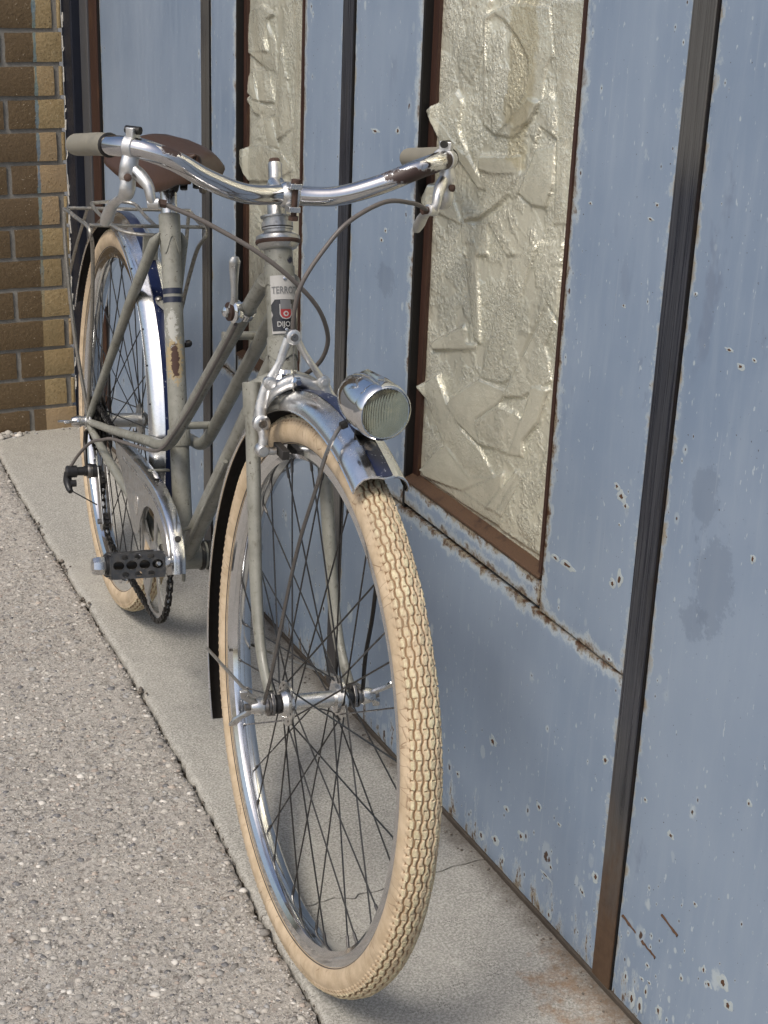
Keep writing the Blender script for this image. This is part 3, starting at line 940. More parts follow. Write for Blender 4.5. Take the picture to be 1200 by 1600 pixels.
def rnd_strokes(y0, y1, z0, z1, n, sd):
    rg = random.Random(sd); out = []
    for k in range(n):
        y, z = rg.uniform(y0, y1), rg.uniform(z0, z1)
        a = rg.gauss(1.35, 0.5) * rg.choice((1, 1, -1)); L = rg.uniform(0.08, 0.26)
        cv = rg.uniform(-0.06, 0.06)
        dy, dz = math.cos(a) * L, math.sin(a) * L
        out.append(([(y - dy / 2, z - dz / 2), (y - dz / L * cv * 0.5, z + dy / L * cv * 0.5), (y + dy / 2, z + dz / 2)], rg.uniform(0.035, 0.07), rg.uniform(0.045, 0.12), rg.uniform(0.004, 0.009), 0.001, rg.random() < 0.5))
    return out
def window(y0, y1, zs, strokes, polys, sd, n):
    w = empty('window', fac, (0, 0, 0))
    g = MB(ID).box((XW + 0.0105, y1 - 0.0010, (ZT + SE) / 2), (0.010, 0.0028, (ZT - SE) / 2)); fb(g, 'jamb', 'bar_dark', w)
    g = MB(ID).box((XW + 0.0195, y1 - 0.0115, (ZT + SE) / 2), (0.0075, 0.0075, (ZT - SE) / 2)); fb(g, 'frame', 'frame_brown', w)
    g = MB(ID).box((XW + 0.012, y0 + 0.0022, (ZT + SE + 0.05) / 2), (0.0135, 0.0028, (ZT - SE - 0.05) / 2)); fb(g, 'frame', 'frame_brown', w)
    # sloping sill and the strip below it
    g = MB(ID)
    a, b = y0 + 0.005, y1 - 0.004
    g.add([(XW - 0.001, a, zs), (XW - 0.001, b, zs), (XW + 0.030, b, zs + 0.012), (XW + 0.030, a, zs + 0.012),
           (XW - 0.001, a, zs - 0.004), (XW - 0.001, b, zs - 0.004), (XW + 0.030, b, zs - 0.004), (XW + 0.030, a, zs - 0.004)],
          [(0, 3, 2, 1), (4, 5, 6, 7), (0, 1, 5, 4), (1, 2, 6, 5), (2, 3, 7, 6), (3, 0, 4, 7)])
    fb(g, 'sill', 'sill_rust', w, bevel=0.001)
    ob = panel(y0 + 0.003, y1 - 0.003, SE + 0.006, zs - 0.0055, name='strip', step=0.008, rust='tblr'); ob.parent = w
    g = relief(y0 + 0.005, y1 - 0.017, zs + 0.004, ZT - 0.05, rnd_strokes(y0, y1, 1.2, ZT, n, sd), [], sd, polys)
    o = fb(g, 'pane', 'relief_glass', w, smooth=60)
    for nm, arr in g.extra.items():
        at = o.data.attributes.new(nm, 'FLOAT', 'POINT'); at.data.foreach_set('value', np.ascontiguousarray(arr, dtype=np.float32))
    return w
# facets pressed into the near pane (distance along the wall, height), hammered share, depth, reaches over the frame
PF1 = [([(1.677, 0.949), (1.685, 1.074), (1.667, 1.082), (1.623, 1.093), (1.542, 1.095), (1.528, 1.045), (1.543, 1.030), (1.545, 0.995), (1.569, 0.967), (1.603, 0.944), (1.641, 0.941)], 0.3, 0.006, 0),
       ([(1.748, 1.010), (1.724, 1.065), (1.683, 1.092), (1.672, 1.093), (1.684, 1.070), (1.684, 1.037), (1.715, 0.993)], 0.8, 0.006, 0),
       ([(1.540, 1.102), (1.469, 1.107), (1.472, 1.024), (1.475, 0.938), (1.471, 0.868), (1.501, 0.862), (1.505, 0.934), (1.520, 1.036)], 0.5, 0.004, 0),
       ([(1.674, 1.016), (1.683, 1.047), (1.680, 1.069), (1.662, 1.078), (1.635, 1.072), (1.603, 1.056), (1.579, 1.037), (1.575, 1.018), (1.581, 0.998), (1.606, 0.968), (1.616, 0.959), (1.641, 0.942), (1.669, 0.950)], 1, 0.007, 0),
       ([(1.613, 0.959), (1.603, 0.970), (1.573, 0.992), (1.548, 0.991), (1.573, 0.965), (1.604, 0.953)], 0, 0.007, 0),
       ([(1.679, 0.912), (1.586, 0.926), (1.583, 0.905), (1.647, 0.894), (1.681, 0.894)], 0, 0.006, 0),
       ([(1.681, 0.893), (1.643, 0.894), (1.583, 0.905), (1.569, 0.909), (1.595, 0.886), (1.623, 0.864), (1.668, 0.838), (1.708, 0.826), (1.718, 0.839), (1.653, 0.852), (1.660, 0.871)], 0.6, 0.007, 0),
       ([(1.652, 0.839), (1.583, 0.877), (1.549, 0.873), (1.520, 0.844), (1.534, 0.819), (1.600, 0.805)], 1, 0.005, 0),
       ([(1.720, 0.824), (1.683, 0.827), (1.651, 0.835), (1.646, 0.795), (1.707, 0.782), (1.714, 0.805)], 0.6, 0.005, 0),
       ([(1.545, 0.995), (1.529, 1.004), (1.515, 0.999), (1.508, 0.958), (1.544, 0.965), (1.580, 0.883), (1.594, 0.873), (1.610, 0.880), (1.569, 0.912), (1.550, 0.980)], 0.8, 0.007, 0),
       ([(1.551, 0.939), (1.511, 0.950), (1.508, 0.905), (1.521, 0.877), (1.549, 0.875), (1.580, 0.883)], 0.15, 0.006, 0),
       ([(1.813, 0.948), (1.800, 0.956), (1.747, 0.980), (1.729, 0.969), (1.738, 0.936), (1.704, 0.902), (1.731, 0.912), (1.772, 0.934)], 0.7, 0.009, 1),
       ([(1.813, 0.948), (1.772, 0.934), (1.731, 0.912), (1.704, 0.902), (1.656, 0.873), (1.680, 0.871), (1.733, 0.898), (1.782, 0.910), (1.803, 0.939)], 0.1, 0.008, 1),
       ([(1.813, 0.838), (1.799, 0.857), (1.755, 0.862), (1.725, 0.827), (1.720, 0.820), (1.773, 0.822), (1.814, 0.827)], 0.3, 0.008, 1),
       ([(1.708, 0.798), (1.675, 0.805), (1.652, 0.682), (1.668, 0.683)], 0.3, 0.004, 0),
       ([(1.647, 0.639), (1.611, 0.741), (1.581, 0.805), (1.529, 0.835), (1.542, 0.799), (1.564, 0.748), (1.602, 0.670), (1.562, 0.669), (1.584, 0.650), (1.604, 0.644)], 0.7, 0.007, 0),
       ([(1.562, 0.751), (1.525, 0.835), (1.474, 0.846), (1.474, 0.758), (1.498, 0.771), (1.532, 0.722), (1.583, 0.637), (1.567, 0.667), (1.602, 0.670)], 0.9, 0.007, 0),
       ([(1.583, 0.637), (1.497, 0.769), (1.482, 0.751), (1.499, 0.721), (1.480, 0.682), (1.540, 0.645), (1.582, 0.632)], 0.5, 0.006, 0),
       ([(1.720, 0.591), (1.649, 0.636), (1.578, 0.641), (1.596, 0.620), (1.648, 0.583), (1.647, 0.578), (1.634, 0.552), (1.729, 0.569)], 0.1, 0.006, 0),
       ([(1.648, 0.580), (1.595, 0.618), (1.551, 0.621), (1.536, 0.613), (1.563, 0.563), (1.598, 0.559), (1.634, 0.552)], 0.7, 0.007, 0),
       ([(1.563, 0.563), (1.519, 0.664), (1.483, 0.672), (1.499, 0.625), (1.533, 0.591), (1.530, 0.571)], 0.1, 0.007, 0),
       ([(1.567, 0.516), (1.472, 0.593), (1.461, 0.485), (1.476, 0.463), (1.570, 0.461)], 1, 0.005, 0),
       ([(1.776, 0.456), (1.673, 0.474), (1.567, 0.481), (1.570, 0.463), (1.666, 0.458)], 0.2, 0.004, 0),
       ([(1.781, 0.646), (1.768, 0.657), (1.694, 0.695), (1.686, 0.674), (1.662, 0.678), (1.664, 0.671), (1.772, 0.641)], 0.1, 0.008, 1),
       ([(1.804, 0.583), (1.757, 0.612), (1.725, 0.581), (1.683, 0.558), (1.639, 0.548), (1.593, 0.523), (1.654, 0.493), (1.730, 0.521), (1.769, 0.557)], 0.4, 0.009, 1),
       ([(1.792, 0.465), (1.746, 0.510), (1.724, 0.523), (1.655, 0.501), (1.593, 0.523), (1.674, 0.475), (1.707, 0.469), (1.779, 0.458)], 0, 0.009, 1),
       ([(1.674, 0.475), (1.570, 0.537), (1.572, 0.514), (1.608, 0.476)], 0.1, 0.006, 0),
       ([(1.608, 0.476), (1.546, 0.547), (1.536, 0.548), (1.583, 0.480)], 0.1, 0.006, 0),
       ([(1.583, 0.479), (1.536, 0.546), (1.526, 0.546), (1.567, 0.479)], 0.1, 0.006, 0)]
window(1.443, 1.816, 0.448, [], PF1, 3, 30)
PF2 = [([(2.287, 1.050), (2.232, 1.054), (2.231, 0.791), (2.273, 0.823), (2.263, 0.968)], 0.4, 0.004, 0),
       ([(2.326, 0.983), (2.335, 0.932), (2.345, 0.892), (2.337, 0.833), (2.275, 0.862), (2.303, 0.936)], 0.4, 0.006, 0),
       ([(2.487, 0.996), (2.459, 1.022), (2.408, 1.034), (2.354, 1.025), (2.386, 1.014), (2.396, 0.984), (2.374, 0.965), (2.464, 0.958), (2.490, 0.960)], 0.5, 0.008, 0),
       ([(2.386, 1.011), (2.353, 0.983), (2.346, 0.939), (2.384, 0.939), (2.470, 0.957), (2.374, 0.967)], 0.2, 0.007, 0),
       ([(2.437, 0.934), (2.379, 0.937), (2.350, 0.891), (2.411, 0.884)], 0.6, 0.007, 0),
       ([(2.481, 0.912), (2.452, 0.927), (2.414, 0.885), (2.440, 0.884), (2.481, 0.896)], 0, 0.007, 0),
       ([(2.481, 0.887), (2.411, 0.882), (2.344, 0.878), (2.344, 0.874), (2.393, 0.860), (2.439, 0.864)], 0.2, 0.007, 0),
       ([(2.450, 0.838), (2.399, 0.871), (2.387, 0.820), (2.450, 0.808)], 0.8, 0.006, 0),
       ([(2.393, 0.860), (2.366, 0.865), (2.332, 0.822), (2.376, 0.820)], 0.2, 0.006, 0),
       ([(2.510, 0.791), (2.450, 0.808), (2.381, 0.820), (2.315, 0.815), (2.272, 0.797), (2.352, 0.766), (2.455, 0.749), (2.489, 0.781)], 0.4, 0.009, 1)]
window(2.199, 2.483, 0.448, [], PF2, 5, 30)

# welded slots on the near panel
t = NT('weld_rust'); p = t.pos(False)
M['weld_rust'] = t.fin(t.mix(t.noise(p, 200, 5), (0.045, 0.025, 0.016), (0.12, 0.07, 0.042)), 0.9, 0, t.bump(t.noise(p, 300, 4), 0.6, 0.002), 0.2)
for a, b in (((1.143, 0.166), (1.112, 0.160)), ((1.213, 0.118), (1.185, 0.113)), ((1.172, 0.111), (1.145, 0.107)), ((1.060, 0.055), (1.046, 0.048))):
    pts = [(XW - 0.0002, a[0] + (b[0] - a[0]) * k / 8, a[1] + (b[1] - a[1]) * k / 8 + random.gauss(0, 0.0006)) for k in range(9)]
    fb(MB(ID).tube(pts, [random.uniform(0.0013, 0.0024) for _ in range(9)], 6), 'weld_seam', 'weld_rust')
# paint chips: a pale blistered patch with a rusted hole in it
t = NT('chip_pale'); p = t.pos(False)
M['chip_pale'] = t.fin(t.mix(t.noise(p, 180, 4, 0.7), (0.27, 0.325, 0.37), (0.43, 0.46, 0.44)), 0.6, 0, t.bump(t.noise(p, 300, 3), 0.4, 0.001), 0.3)
t = NT('chip_rust'); p = t.pos(False)
M['chip_rust'] = t.fin(t.mix(t.noise(p, 260, 4, 0.7), (0.035, 0.018, 0.012), (0.13, 0.07, 0.04)), 0.9, 0, t.bump(t.noise(p, 400, 3), 0.6, 0.001), 0.2)
CHIPS = [(1.3910, 0.4870, 0.0150, 0.0040), (1.4150, 0.4860, 0.0080, 0.0030), (1.2960, 0.6070, 0.0070, 0.0060), (1.3060, 0.6150, 0.0050, 0.0040), (1.2870, 0.5990, 0.0040, 0.0030), (1.2850, 0.5130, 0.0050, 0.0100), (1.2970, 0.5030, 0.0050, 0.0050), (1.1470, 0.8110, 0.0050, 0.0020), (1.1280, 0.8000, 0.0050, 0.0030), (1.1090, 0.8110, 0.0030, 0.0020), (1.3260, 0.8110, 0.0030, 0.0020), (1.2950, 0.5740, 0.0020, 0.0020), (1.2890, 0.4130, 0.0040, 0.0030), (1.5270, 0.1790, 0.0080, 0.0070), (1.6120, 0.0820, 0.0050, 0.0040), (1.4060, 0.1500, 0.0050, 0.0050), (1.3590, 0.1530, 0.0040, 0.0030), (1.4800, 0.1030, 0.0050, 0.0040), (1.2770, 0.2890, 0.0050, 0.0060), (1.4410, 0.0860, 0.0060, 0.0060), (1.5030, 0.0430, 0.0070, 0.0070), (1.5390, 0.0270, 0.0050, 0.0070), (1.2730, 0.1320, 0.0060, 0.0070), (1.3780, 0.0670, 0.0100, 0.0020), (1.4810, 0.0230, 0.0040, 0.0080), (1.3620, 0.0180, 0.0040, 0.0070), (1.2960, 0.0950, 0.0040, 0.0040), (1.3680, 0.0850, 0.0040, 0.0030), (1.1780, 0.0260, 0.0050, 0.0120), (1.1620, 0.0270, 0.0040, 0.0100), (1.1540, 0.0530, 0.0030, 0.0080), (1.1940, 0.0460, 0.0030, 0.0060), (1.1570, 0.0880, 0.0030, 0.0030), (1.1640, 0.0640, 0.0040, 0.0020), (1.1500, 0.0690, 0.0030, 0.0020), (1.1280, 0.0460, 0.0050, 0.0080), (1.0970, 0.1140, 0.0030, 0.0040), (1.0520, 0.1390, 0.0040, 0.0040), (1.0190, 0.1370, 0.0060, 0.0060), (1.0630, 0.1500, 0.0030, 0.0050), (1.0910, 0.2150, 0.0030, 0.0030), (1.0310, 0.3750, 0.0030, 0.0030), (1.1450, 0.2680, 0.0050, 0.0040), (1.0310, 0.1570, 0.0070, 0.0080), (1.1960, 0.2830, 0.0030, 0.0030), (1.0740, 0.6230, 0.0030, 0.0050), (1.9460, 0.9040, 0.0100, 0.0030), (1.8760, 0.9140, 0.0050, 0.0050), (1.9140, 0.7610, 0.0050, 0.0030), (1.9030, 0.7760, 0.0040, 0.0030), (1.2850, 0.9240, 0.0030, 0.0020), (1.2940, 0.9080, 0.0040, 0.0020), (1.4050, 0.9040, 0.0030, 0.0020), (1.2080, 0.8510, 0.0020, 0.0020), (1.2270, 0.8910, 0.0020, 0.0020)]

def chip_disc(y, z, a, b, off, n, sd):
    x = XW + 0.0012 * fbm(y * 2.2, z * 2.2, 5.0, 2)
    vs = [(x - off - 0.0002, y, z)]
    for k in range(n):
        an = 2 * math.pi * k / n
        w = 0.72 + 0.55 * noise.noise(Vector((math.cos(an) * 1.7 + sd, math.sin(an) * 1.7, sd * 0.37)))
        vs.append((x - off, y + a * w * math.cos(an), z + b * w * math.sin(an)))
    o = len(vs)
    vs += [(x + 0.0006, q[1], q[2]) for q in vs[1:]]
    fs = [(0, 1 + (k + 1) % n, 1 + k) for k in range(n)] + [(1 + k, 1 + (k + 1) % n, o + (k + 1) % n, o + k) for k in range(n)]
    return MB(ID).add(vs, fs)
for k, (y, z, a, b) in enumerate(CHIPS):
    o = fb(chip_disc(y, z, a * 1.7, b * 1.45, 0.00025, 16, k * 3.1), 'paint_chip', 'chip_pale', smooth=60)
    fb(chip_disc(y, z, a * 0.62, b * 0.66, 0.0006, 14, k * 5.3 + 40), 'rust_hole', 'chip_rust', o, smooth=60)
#BIKE
# ================================================================== BICYCLE
bike = empty('bicycle')
bike.matrix_world = Matrix(((-0.08745872, 0.99476388, 0.05287527, 0.71746987),
                            (-0.99616814, -0.08733543, -0.00464219, 2.52126108),
                            (0.0, -0.05307866, 0.99859033, 0.0),
                            (0, 0, 0, 1)))
tag(bike, 'old grey city bicycle with tan tyres parked along the blue wall', 'bicycle')
V = Vector
BBC = (0.4598, 0.0, 0.2637)
STD = V((-0.34532, 0.0, 0.93848))
HAV = V(HA)
def hax(k): return V(HP) + HAV * k
def stp(k): return V(BBC) + STD * k

frame_paint('seat_paint', [((0.368, -0.004, 0.548), (0.03, 0.012, 0.036), (0.30, 0.235, 0.13), 1.3),
                           ((0.369, -0.004, 0.546), (0.03, 0.0062, 0.025), (0.045, 0.020, 0.013), 1.1),
                           ((0.352, -0.006, 0.592), (0.03, 0.008, 0.020), (0.36, 0.36, 0.33), 2.2)])
frame_paint('head_paint', [((0.862, -0.02, 0.800), (0.02, 0.016, 0.006), (0.012, 0.014, 0.03), 0.5),
                           ((0.862, 0.012, 0.802), (0.02, 0.009, 0.007), (0.012, 0.014, 0.03), 0.5),
                           ((0.905, -0.006, 0.693), (0.02, 0.013, 0.005), (0.02, 0.014, 0.012), 0.6),
                           ((0.905, 0.014, 0.694), (0.02, 0.007, 0.014), (0.02, 0.014, 0.012), 0.6)])

# ---- frame
fr = empty('frame', bike)
def part(mb, name, mat, parent=bike, smooth=40, bevel=0):
    return mb.build(name, mat, parent, smooth=smooth, bevel=bevel)
part(MB().tube([stp(-0.01), stp(0.2), stp(0.42), stp(0.514)], 0.0145, 20), 'seat_tube', 'seat_paint', fr)
# seat lug with wavy edge
def lug(axis_o, ax, r, prof_fn, h1, name, n=28, mat='paint'):
    ax = V(ax).normalized(); x, y = perp(ax); o = V(axis_o)
    g = MB(); vs, fs = [], []
    for k in range(n):
        a = 2 * math.pi * k / n; d = x * math.cos(a) + y * math.sin(a); lo = prof_fn(a)
        for (rr, h) in ((r - 0.001, lo), (r, lo + 0.0008), (r, h1 - 0.001), (r - 0.001, h1)):
            vs.append(o + ax * h + d * rr)
    for k in range(n):
        for q in range(3):
            fs.append((k * 4 + q, ((k + 1) % n) * 4 + q, ((k + 1) % n) * 4 + q + 1, k * 4 + q + 1))
    return part(g.add(vs, fs), name, mat, fr)
lug(stp(0.514), STD, 0.0162, lambda a: -0.047 + 0.013 * math.cos(4 * a), 0.001, 'seat_lug', 40)
# bands on the seat tube
for k in (0.399, 0.386):
    part(MB().lathe([(0.0150, -0.0042), (0.0150, 0.0042)], stp(k), STD, 24), 'stripe_band', 'navy_band', fr)
part(MB().tube([hax(0.383), hax(0.534)], 0.0168, 24), 'head_tube', 'head_paint', fr)
for k0, k1 in ((0.386, 0.388), (0.520, 0.533)):
    pass
lug(hax(0.522), HAV, 0.0182, lambda a: -0.045 + 0.010 * math.cos(2 * a + 0.6), -0.012, 'head_lug', 36)
lug(hax(0.432), HAV, 0.0182, lambda a: -0.032 + 0.004 * math.cos(3 * a), -0.006 , 'head_lug', 36)
part(MB().tube([(0.872, 0, 0.702), (0.46, 0, 0.264)], 0.0143, 18), 'down_tube', 'paint', fr)
part(MB().tube([(0.46, 0.036, 0.264), (0.46, -0.036, 0.264)], 0.0205, 24), 'bottom_bracket', 'paint', fr)
part(MB().lathe([(0.017, -0.006), (0.0225, -0.004), (0.0225, 0.002), (0.015, 0.005)], (0.46, -0.038, 0.264), (0, -1, 0), 20), 'bracket_cup', 'dark_steel', fr)
def lateral(sg):
    C = [(0.838, sg * 0.017, 0.775), (0.723, sg * 0.0205, 0.676), (0.60, sg * 0.0235, 0.569), (0.501, sg * 0.026, 0.483), (0.452, sg * 0.0275, 0.445), (0.405, sg * 0.0295, 0.4235), (0.34, sg * 0.034, 0.4085), (0.20, sg * 0.0465, 0.376), (0.012, sg * 0.060, 0.334)]
    return MB().tube(spline(C, 6), [0.0095] * 5 + [0.0088, 0.0075, 0.006], 14)
part(lateral(1), 'lateral_tube', 'paint', fr); part(lateral(-1), 'lateral_tube', 'paint', fr)
part(MB().tube([(0.705, 0.028, 0.672), (0.705, -0.028, 0.672)], 0.0055, 10), 'cross_stub', 'paint', fr)
part(MB().tube([(0.492, 0.026, 0.482), (0.492, -0.026, 0.482)], 0.0055, 10), 'cross_stub', 'paint', fr)
part(MB().lathe([(0.0160, -0.012), (0.0172, -0.010), (0.0172, 0.012), (0.016, 0.014)], stp(0.178), STD, 22), 'tube_collar', 'paint', fr)
for sg in (1, -1):
    part(MB().tube([(0.296, sg * 0.0165, 0.722), (0.285, sg * 0.0215, 0.706), (0.20, sg * 0.036, 0.595), (0.006, sg * 0.060, 0.341)], [0.0012, 0.0085, 0.0085, 0.0065], 14), 'seat_stay', 'paint', fr)
    part(MB().tube(spline([(0.006, sg * 0.060, 0.326), (0.15, sg * 0.05, 0.304), (0.30, sg * 0.036, 0.286), (0.445, sg * 0.024, 0.268)], 5), [0.006, 0.0085, 0.0095], 14), 'chain_stay', 'paint', fr)
    part(MB().plate([(-0.014, 0.018), (0.010, 0.024), (0.022, 0.004), (0.02, -0.014), (-0.006, -0.026), (-0.016, -0.012)], [], (0.0, sg * 0.0605, 0.332), (1, 0, 0), (0, 0, 1), 0.0045), 'dropout', 'alloy_dull', fr, bevel=0.0008)
part(MB().tube([(0.184, 0.036, 0.600), (0.184, -0.036, 0.600)], 0.007, 12), 'stay_bridge', 'paint', fr)
part(MB().tube([(0.335, 0, 0.606), (0.19, 0, 0.600)], 0.0055, 10), 'bridge_stub', 'paint', fr)
part(MB().lathe([(0.0055, 0), (0.0055, 0.003), (0.003, 0.005)], (0.25, 0.004, 0.6085), (0.3, 0.3, 1), 6), 'bolt', 'steel', fr)
# pump peg and lever on the far side of the seat tube
part(MB().cyl((0.343, -0.013, 0.560), (0.346, -0.020, 0.562), 0.004, 8).lathe([(0.0055, 0), (0.0055, 0.006), (0.003, 0.009)], (0.345, -0.018, 0.563), (0.1, -1, 0.2), 10), 'pump_peg', 'dark_steel', fr)

# ---- headset, stem
hs = MB(TS)
hs.lathe([(0.0165, 0.528), (0.0225, 0.531), (0.0255, 0.537), (0.0265, 0.541), (0.0255, 0.545), (0.020, 0.5475), (0.0165, 0.549), (0.0165, 0.552), (0.0185, 0.5525), (0.0185, 0.561), (0.0165, 0.5615), (0.0165, 0.566), (0.0195, 0.5665), (0.0195, 0.5685), (0.0125, 0.569)], HP, HA, 32)
hd = part(hs, 'headset', 'alloy_dull')
part(MB(TS).lathe([(0.0262, 0.5355), (0.0272, 0.538), (0.0262, 0.5405)], HP, HA, 32), 'bearing_gap', 'rust', hd)
part(MB(TS).lathe([(0.0182, 0.5535), (0.0188, 0.555), (0.0182, 0.5565)], HP, HA, 32), 'seal_ring', 'rubber', hd)
part(MB(TS).lathe([(0.017, 0.369), (0.023, 0.3705), (0.0250, 0.375), (0.0235, 0.379), (0.018, 0.3815), (0.0168, 0.386)], HP, HA, 32), 'lower_cup', 'chrome', hd)
stem = part(MB(TS).tube([hax(0.55), hax(0.606), hax(0.6075)], [0.0112, 0.0112, 0.0100], 20), 'stem', 'alloy_dull')
part(MB(TS).lathe([(0.0095, 0.602), (0.0082, 0.610), (0.0082, 0.630), (0.0072, 0.632)], HP, HA, 16), 'expander_head', 'alloy_dull', stem)
part(MB(TS).lathe([(0.0068, 0.631), (0.0068, 0.6350), (0.0055, 0.6365)], HP, HA, 6), 'expander_bolt', 'rust', stem)
# clamp
BC = V((0.8444, 0, 0.877))
cl = MB(TS)
cl.lathe([(0.0125, -0.0135), (0.0150, -0.0125), (0.0155, -0.006), (0.0148, 0.004), (0.0125, 0.0075)], BC, (0, 1, 0), 24)
cl.tube([hax(0.606), V((0.822, 0.001, 0.878)), BC - V((0.010, 0, 0))], [0.011, 0.0095, 0.010], 14)
cl.box((0.8615, -0.003, 0.8905), (0.008, 0.007, 0.0032)).box((0.8615, -0.003, 0.8640), (0.008, 0.007, 0.0032))
part(cl, 'bar_clamp', 'alloy', stem, bevel=0.0006)
part(MB(TS).cyl((0.8630, -0.004, 0.853), (0.8630, -0.004, 0.898), 0.0036, 10).lathe([(0.006, 0), (0.006, 0.005)], (0.863, -0.004, 0.851), (0, 0, 1), 6).lathe([(0.006, 0), (0.0055, 0.004)], (0.863, -0.004, 0.894), (0, 0, 1), 10), 'clamp_bolt', 'rust', stem)

# ---- handlebar
t = NT('bar_chrome'); p = t.pos()
n1 = t.noise(p, 40, 5, 0.65); n2 = t.noise(p, 120, 5, 0.7)
c = t.mix(t.maprange(n2, 0.4, 0.7, 0, 0.25), (0.52, 0.52, 0.53), (0.34, 0.34, 0.35))
m1 = t.spot(p, (0.880, 0.150, 0.9085), (0.030, 0.045, 0.0095), n2, 0.9)
m2 = t.spot(p, (0.868, 0.192, 0.922), (0.016, 0.015, 0.016), n2, 1.0)
m3 = t.spot(p, (0.884, -0.146, 0.9295), (0.014, 0.014, 0.007), n2, 1.2)
m4 = t.maprange(t.noise(p, 95, 3, 0.6), 0.70, 0.73)
fl = t.math('MAXIMUM', t.math('MAXIMUM', m1, m2), t.math('MAXIMUM', m3, m4))
c = t.mix(fl, c, t.mix(n1, (0.02, 0.011, 0.010), (0.055, 0.03, 0.024)))
M['bar_chrome'] = t.fin(c, t.math('ADD', t.maprange(n1, 0.3, 0.7, 0.07, 0.16), t.math('MULTIPLY', fl, 0.4)), t.math('SUBTRACT', 1.0, t.math('MULTIPLY', fl, 0.9)), t.bump(t.math('SUBTRACT', t.math('MULTIPLY', n1, 0.15), fl), 0.3, 0.0008))
BARC = [(0.8444, 0.0, 0.877), (0.8596, 0.0539, 0.8796), (0.8721, 0.103, 0.8962), (0.8811, 0.1451, 0.9168), (0.8705, 0.1809, 0.9268), (0.8365, 0.2043, 0.9242), (0.790, 0.2090, 0.9185), (0.741, 0.2120, 0.9105), (0.6912, 0.2147, 0.9026)]
def barp(sg): return [(a, sg * b, c) for a, b, c in BARC]
full = barp(1)[::-1] + barp(-1)[1:]
hb = part(MB(TS).tube(spline(full, 8), 0.0114, 22), 'handlebar', 'bar_chrome')
for sg in (1, -1):
    C = spline(barp(sg), 8)[41:]
    L = len(C)
    C = C + [V(C[-1]) + (V(C[-1]) - V(C[-2])) * 0.3]
    rs = [0.0126, 0.0128] + [0.0129] * (L - 4) + [0.0129, 0.0122, 0.008]
    part(MB(TS).tube(C, rs, 20), 'grip', 'grip', hb)
    part(MB(TS).lathe([(0.0120, -0.0012), (0.0138, 0), (0.0130, 0.0012)], C[0], V(C[1]) - V(C[0]), 18), 'grip_ring', 'dark_steel', hb)

# ---- brake levers
def lever(sg):
    q = lambda a, b, c: (a, sg * b, c)
    e = empty('brake_lever', bike)
    cb = V(q(0.8625, 0.1875, 0.9268)); d = V(q(-0.66, 0.62, -0.03)).normalized()
    g = MB(TS).lathe([(0.0116, -0.0060), (0.0142, -0.0055), (0.0142, 0.0055), (0.0116, 0.0060)], cb, d, 22)
    g.box(cb + V((0.001, 0, 0.0165)), (0.0075, 0.0048, 0.0050), (perp(d)[0], d, perp(d)[1]))
    part(g, 'clamp_band', 'cast_alloy', e, bevel=0.0008)
    x_ = d.cross(V((0, 0, 1))).normalized()
    part(MB(TS).cyl(cb + V((0, 0, 0.0185)) - d * 0.0100, cb + V((0, 0, 0.0185)) + d * 0.0085, 0.0045, 10), 'clamp_bolt', 'dark_steel', e)
    # body
    g = MB(TS)
    g.tube(spline([q(0.8665, 0.1900, 0.917), q(0.868, 0.1915, 0.907), q(0.867, 0.192, 0.896), q(0.868, 0.1905, 0.889)], 4), [0.0095, 0.0105, 0.0105, 0.0078], 14, sq=0.72)
    g.tube(spline([q(0.868, 0.187, 0.905), q(0.876, 0.180, 0.898), q(0.885, 0.1735, 0.889), q(0.888, 0.171, 0.878), q(0.886, 0.1685, 0.872)], 4), [0.0065, 0.0075, 0.0062, 0.0055, 0.0060], 12)
    g.lathe([(0.004, -0.007), (0.0068, -0.006), (0.0068, 0.006), (0.0045, 0.007)], q(0.886, 0.167, 0.871), q(0.35, -0.9, 0.1), 14)
    part(g, 'lever_body', 'cast_alloy', e)
    part(MB(TS).lathe([(0.0042, 0), (0.0045, 0.003), (0.002, 0.0045)], q(0.8755, 0.194, 0.896), q(0.8, 0.25, 0.1), 10), 'pivot_screw', 'rust', e)
    g = MB(TS).tube(spline([q(0.868, 0.192, 0.894), q(0.869, 0.1925, 0.882), q(0.862, 0.193, 0.8735), q(0.846, 0.193, 0.869), q(0.822, 0.194, 0.860), q(0.802, 0.195, 0.849), q(0.789, 0.196, 0.836), q(0.780, 0.197, 0.826)], 4),
                    [0.0085, 0.0092, 0.0086, 0.0062, 0.0062, 0.0072, 0.0080, 0.0055], 14, sq=0.6)
    part(g, 'lever_blade', 'cast_alloy', e)
    part(MB(TS).cyl(q(0.887, 0.1625, 0.8715), q(0.8895, 0.1535, 0.8705), 0.0046, 8), 'cable_adjuster', 'rust', e)
lever(1); lever(-1)

# ---- cables
part(MB(TS).tube(spline([(0.889, 0.157, 0.8708), (0.899, 0.130, 0.8615), (0.908, 0.104, 0.8505), (0.924, 0.058, 0.827), (0.930, 0.017, 0.798), (0.925, -0.019, 0.764), (0.911, -0.040, 0.726), (0.896, -0.041, 0.695), (0.871, -0.033, 0.670), (0.84, -0.028, 0.652), (0.80, -0.024, 0.612)], 8), 0.0027, 10), 'cable_housing', 'housing')
part(MB(TS).tube(spline([(0.8885, -0.160, 0.871), (0.897, -0.150, 0.8765), (0.912, -0.128, 0.8835), (0.932, -0.087, 0.887), (0.951, -0.038, 0.867), (0.955, -0.009, 0.835), (0.955, 0.012, 0.800), (0.950, 0.017, 0.770), (0.944, 0.0155, 0.740)], 8), 0.0027, 10), 'cable_housing', 'housing')

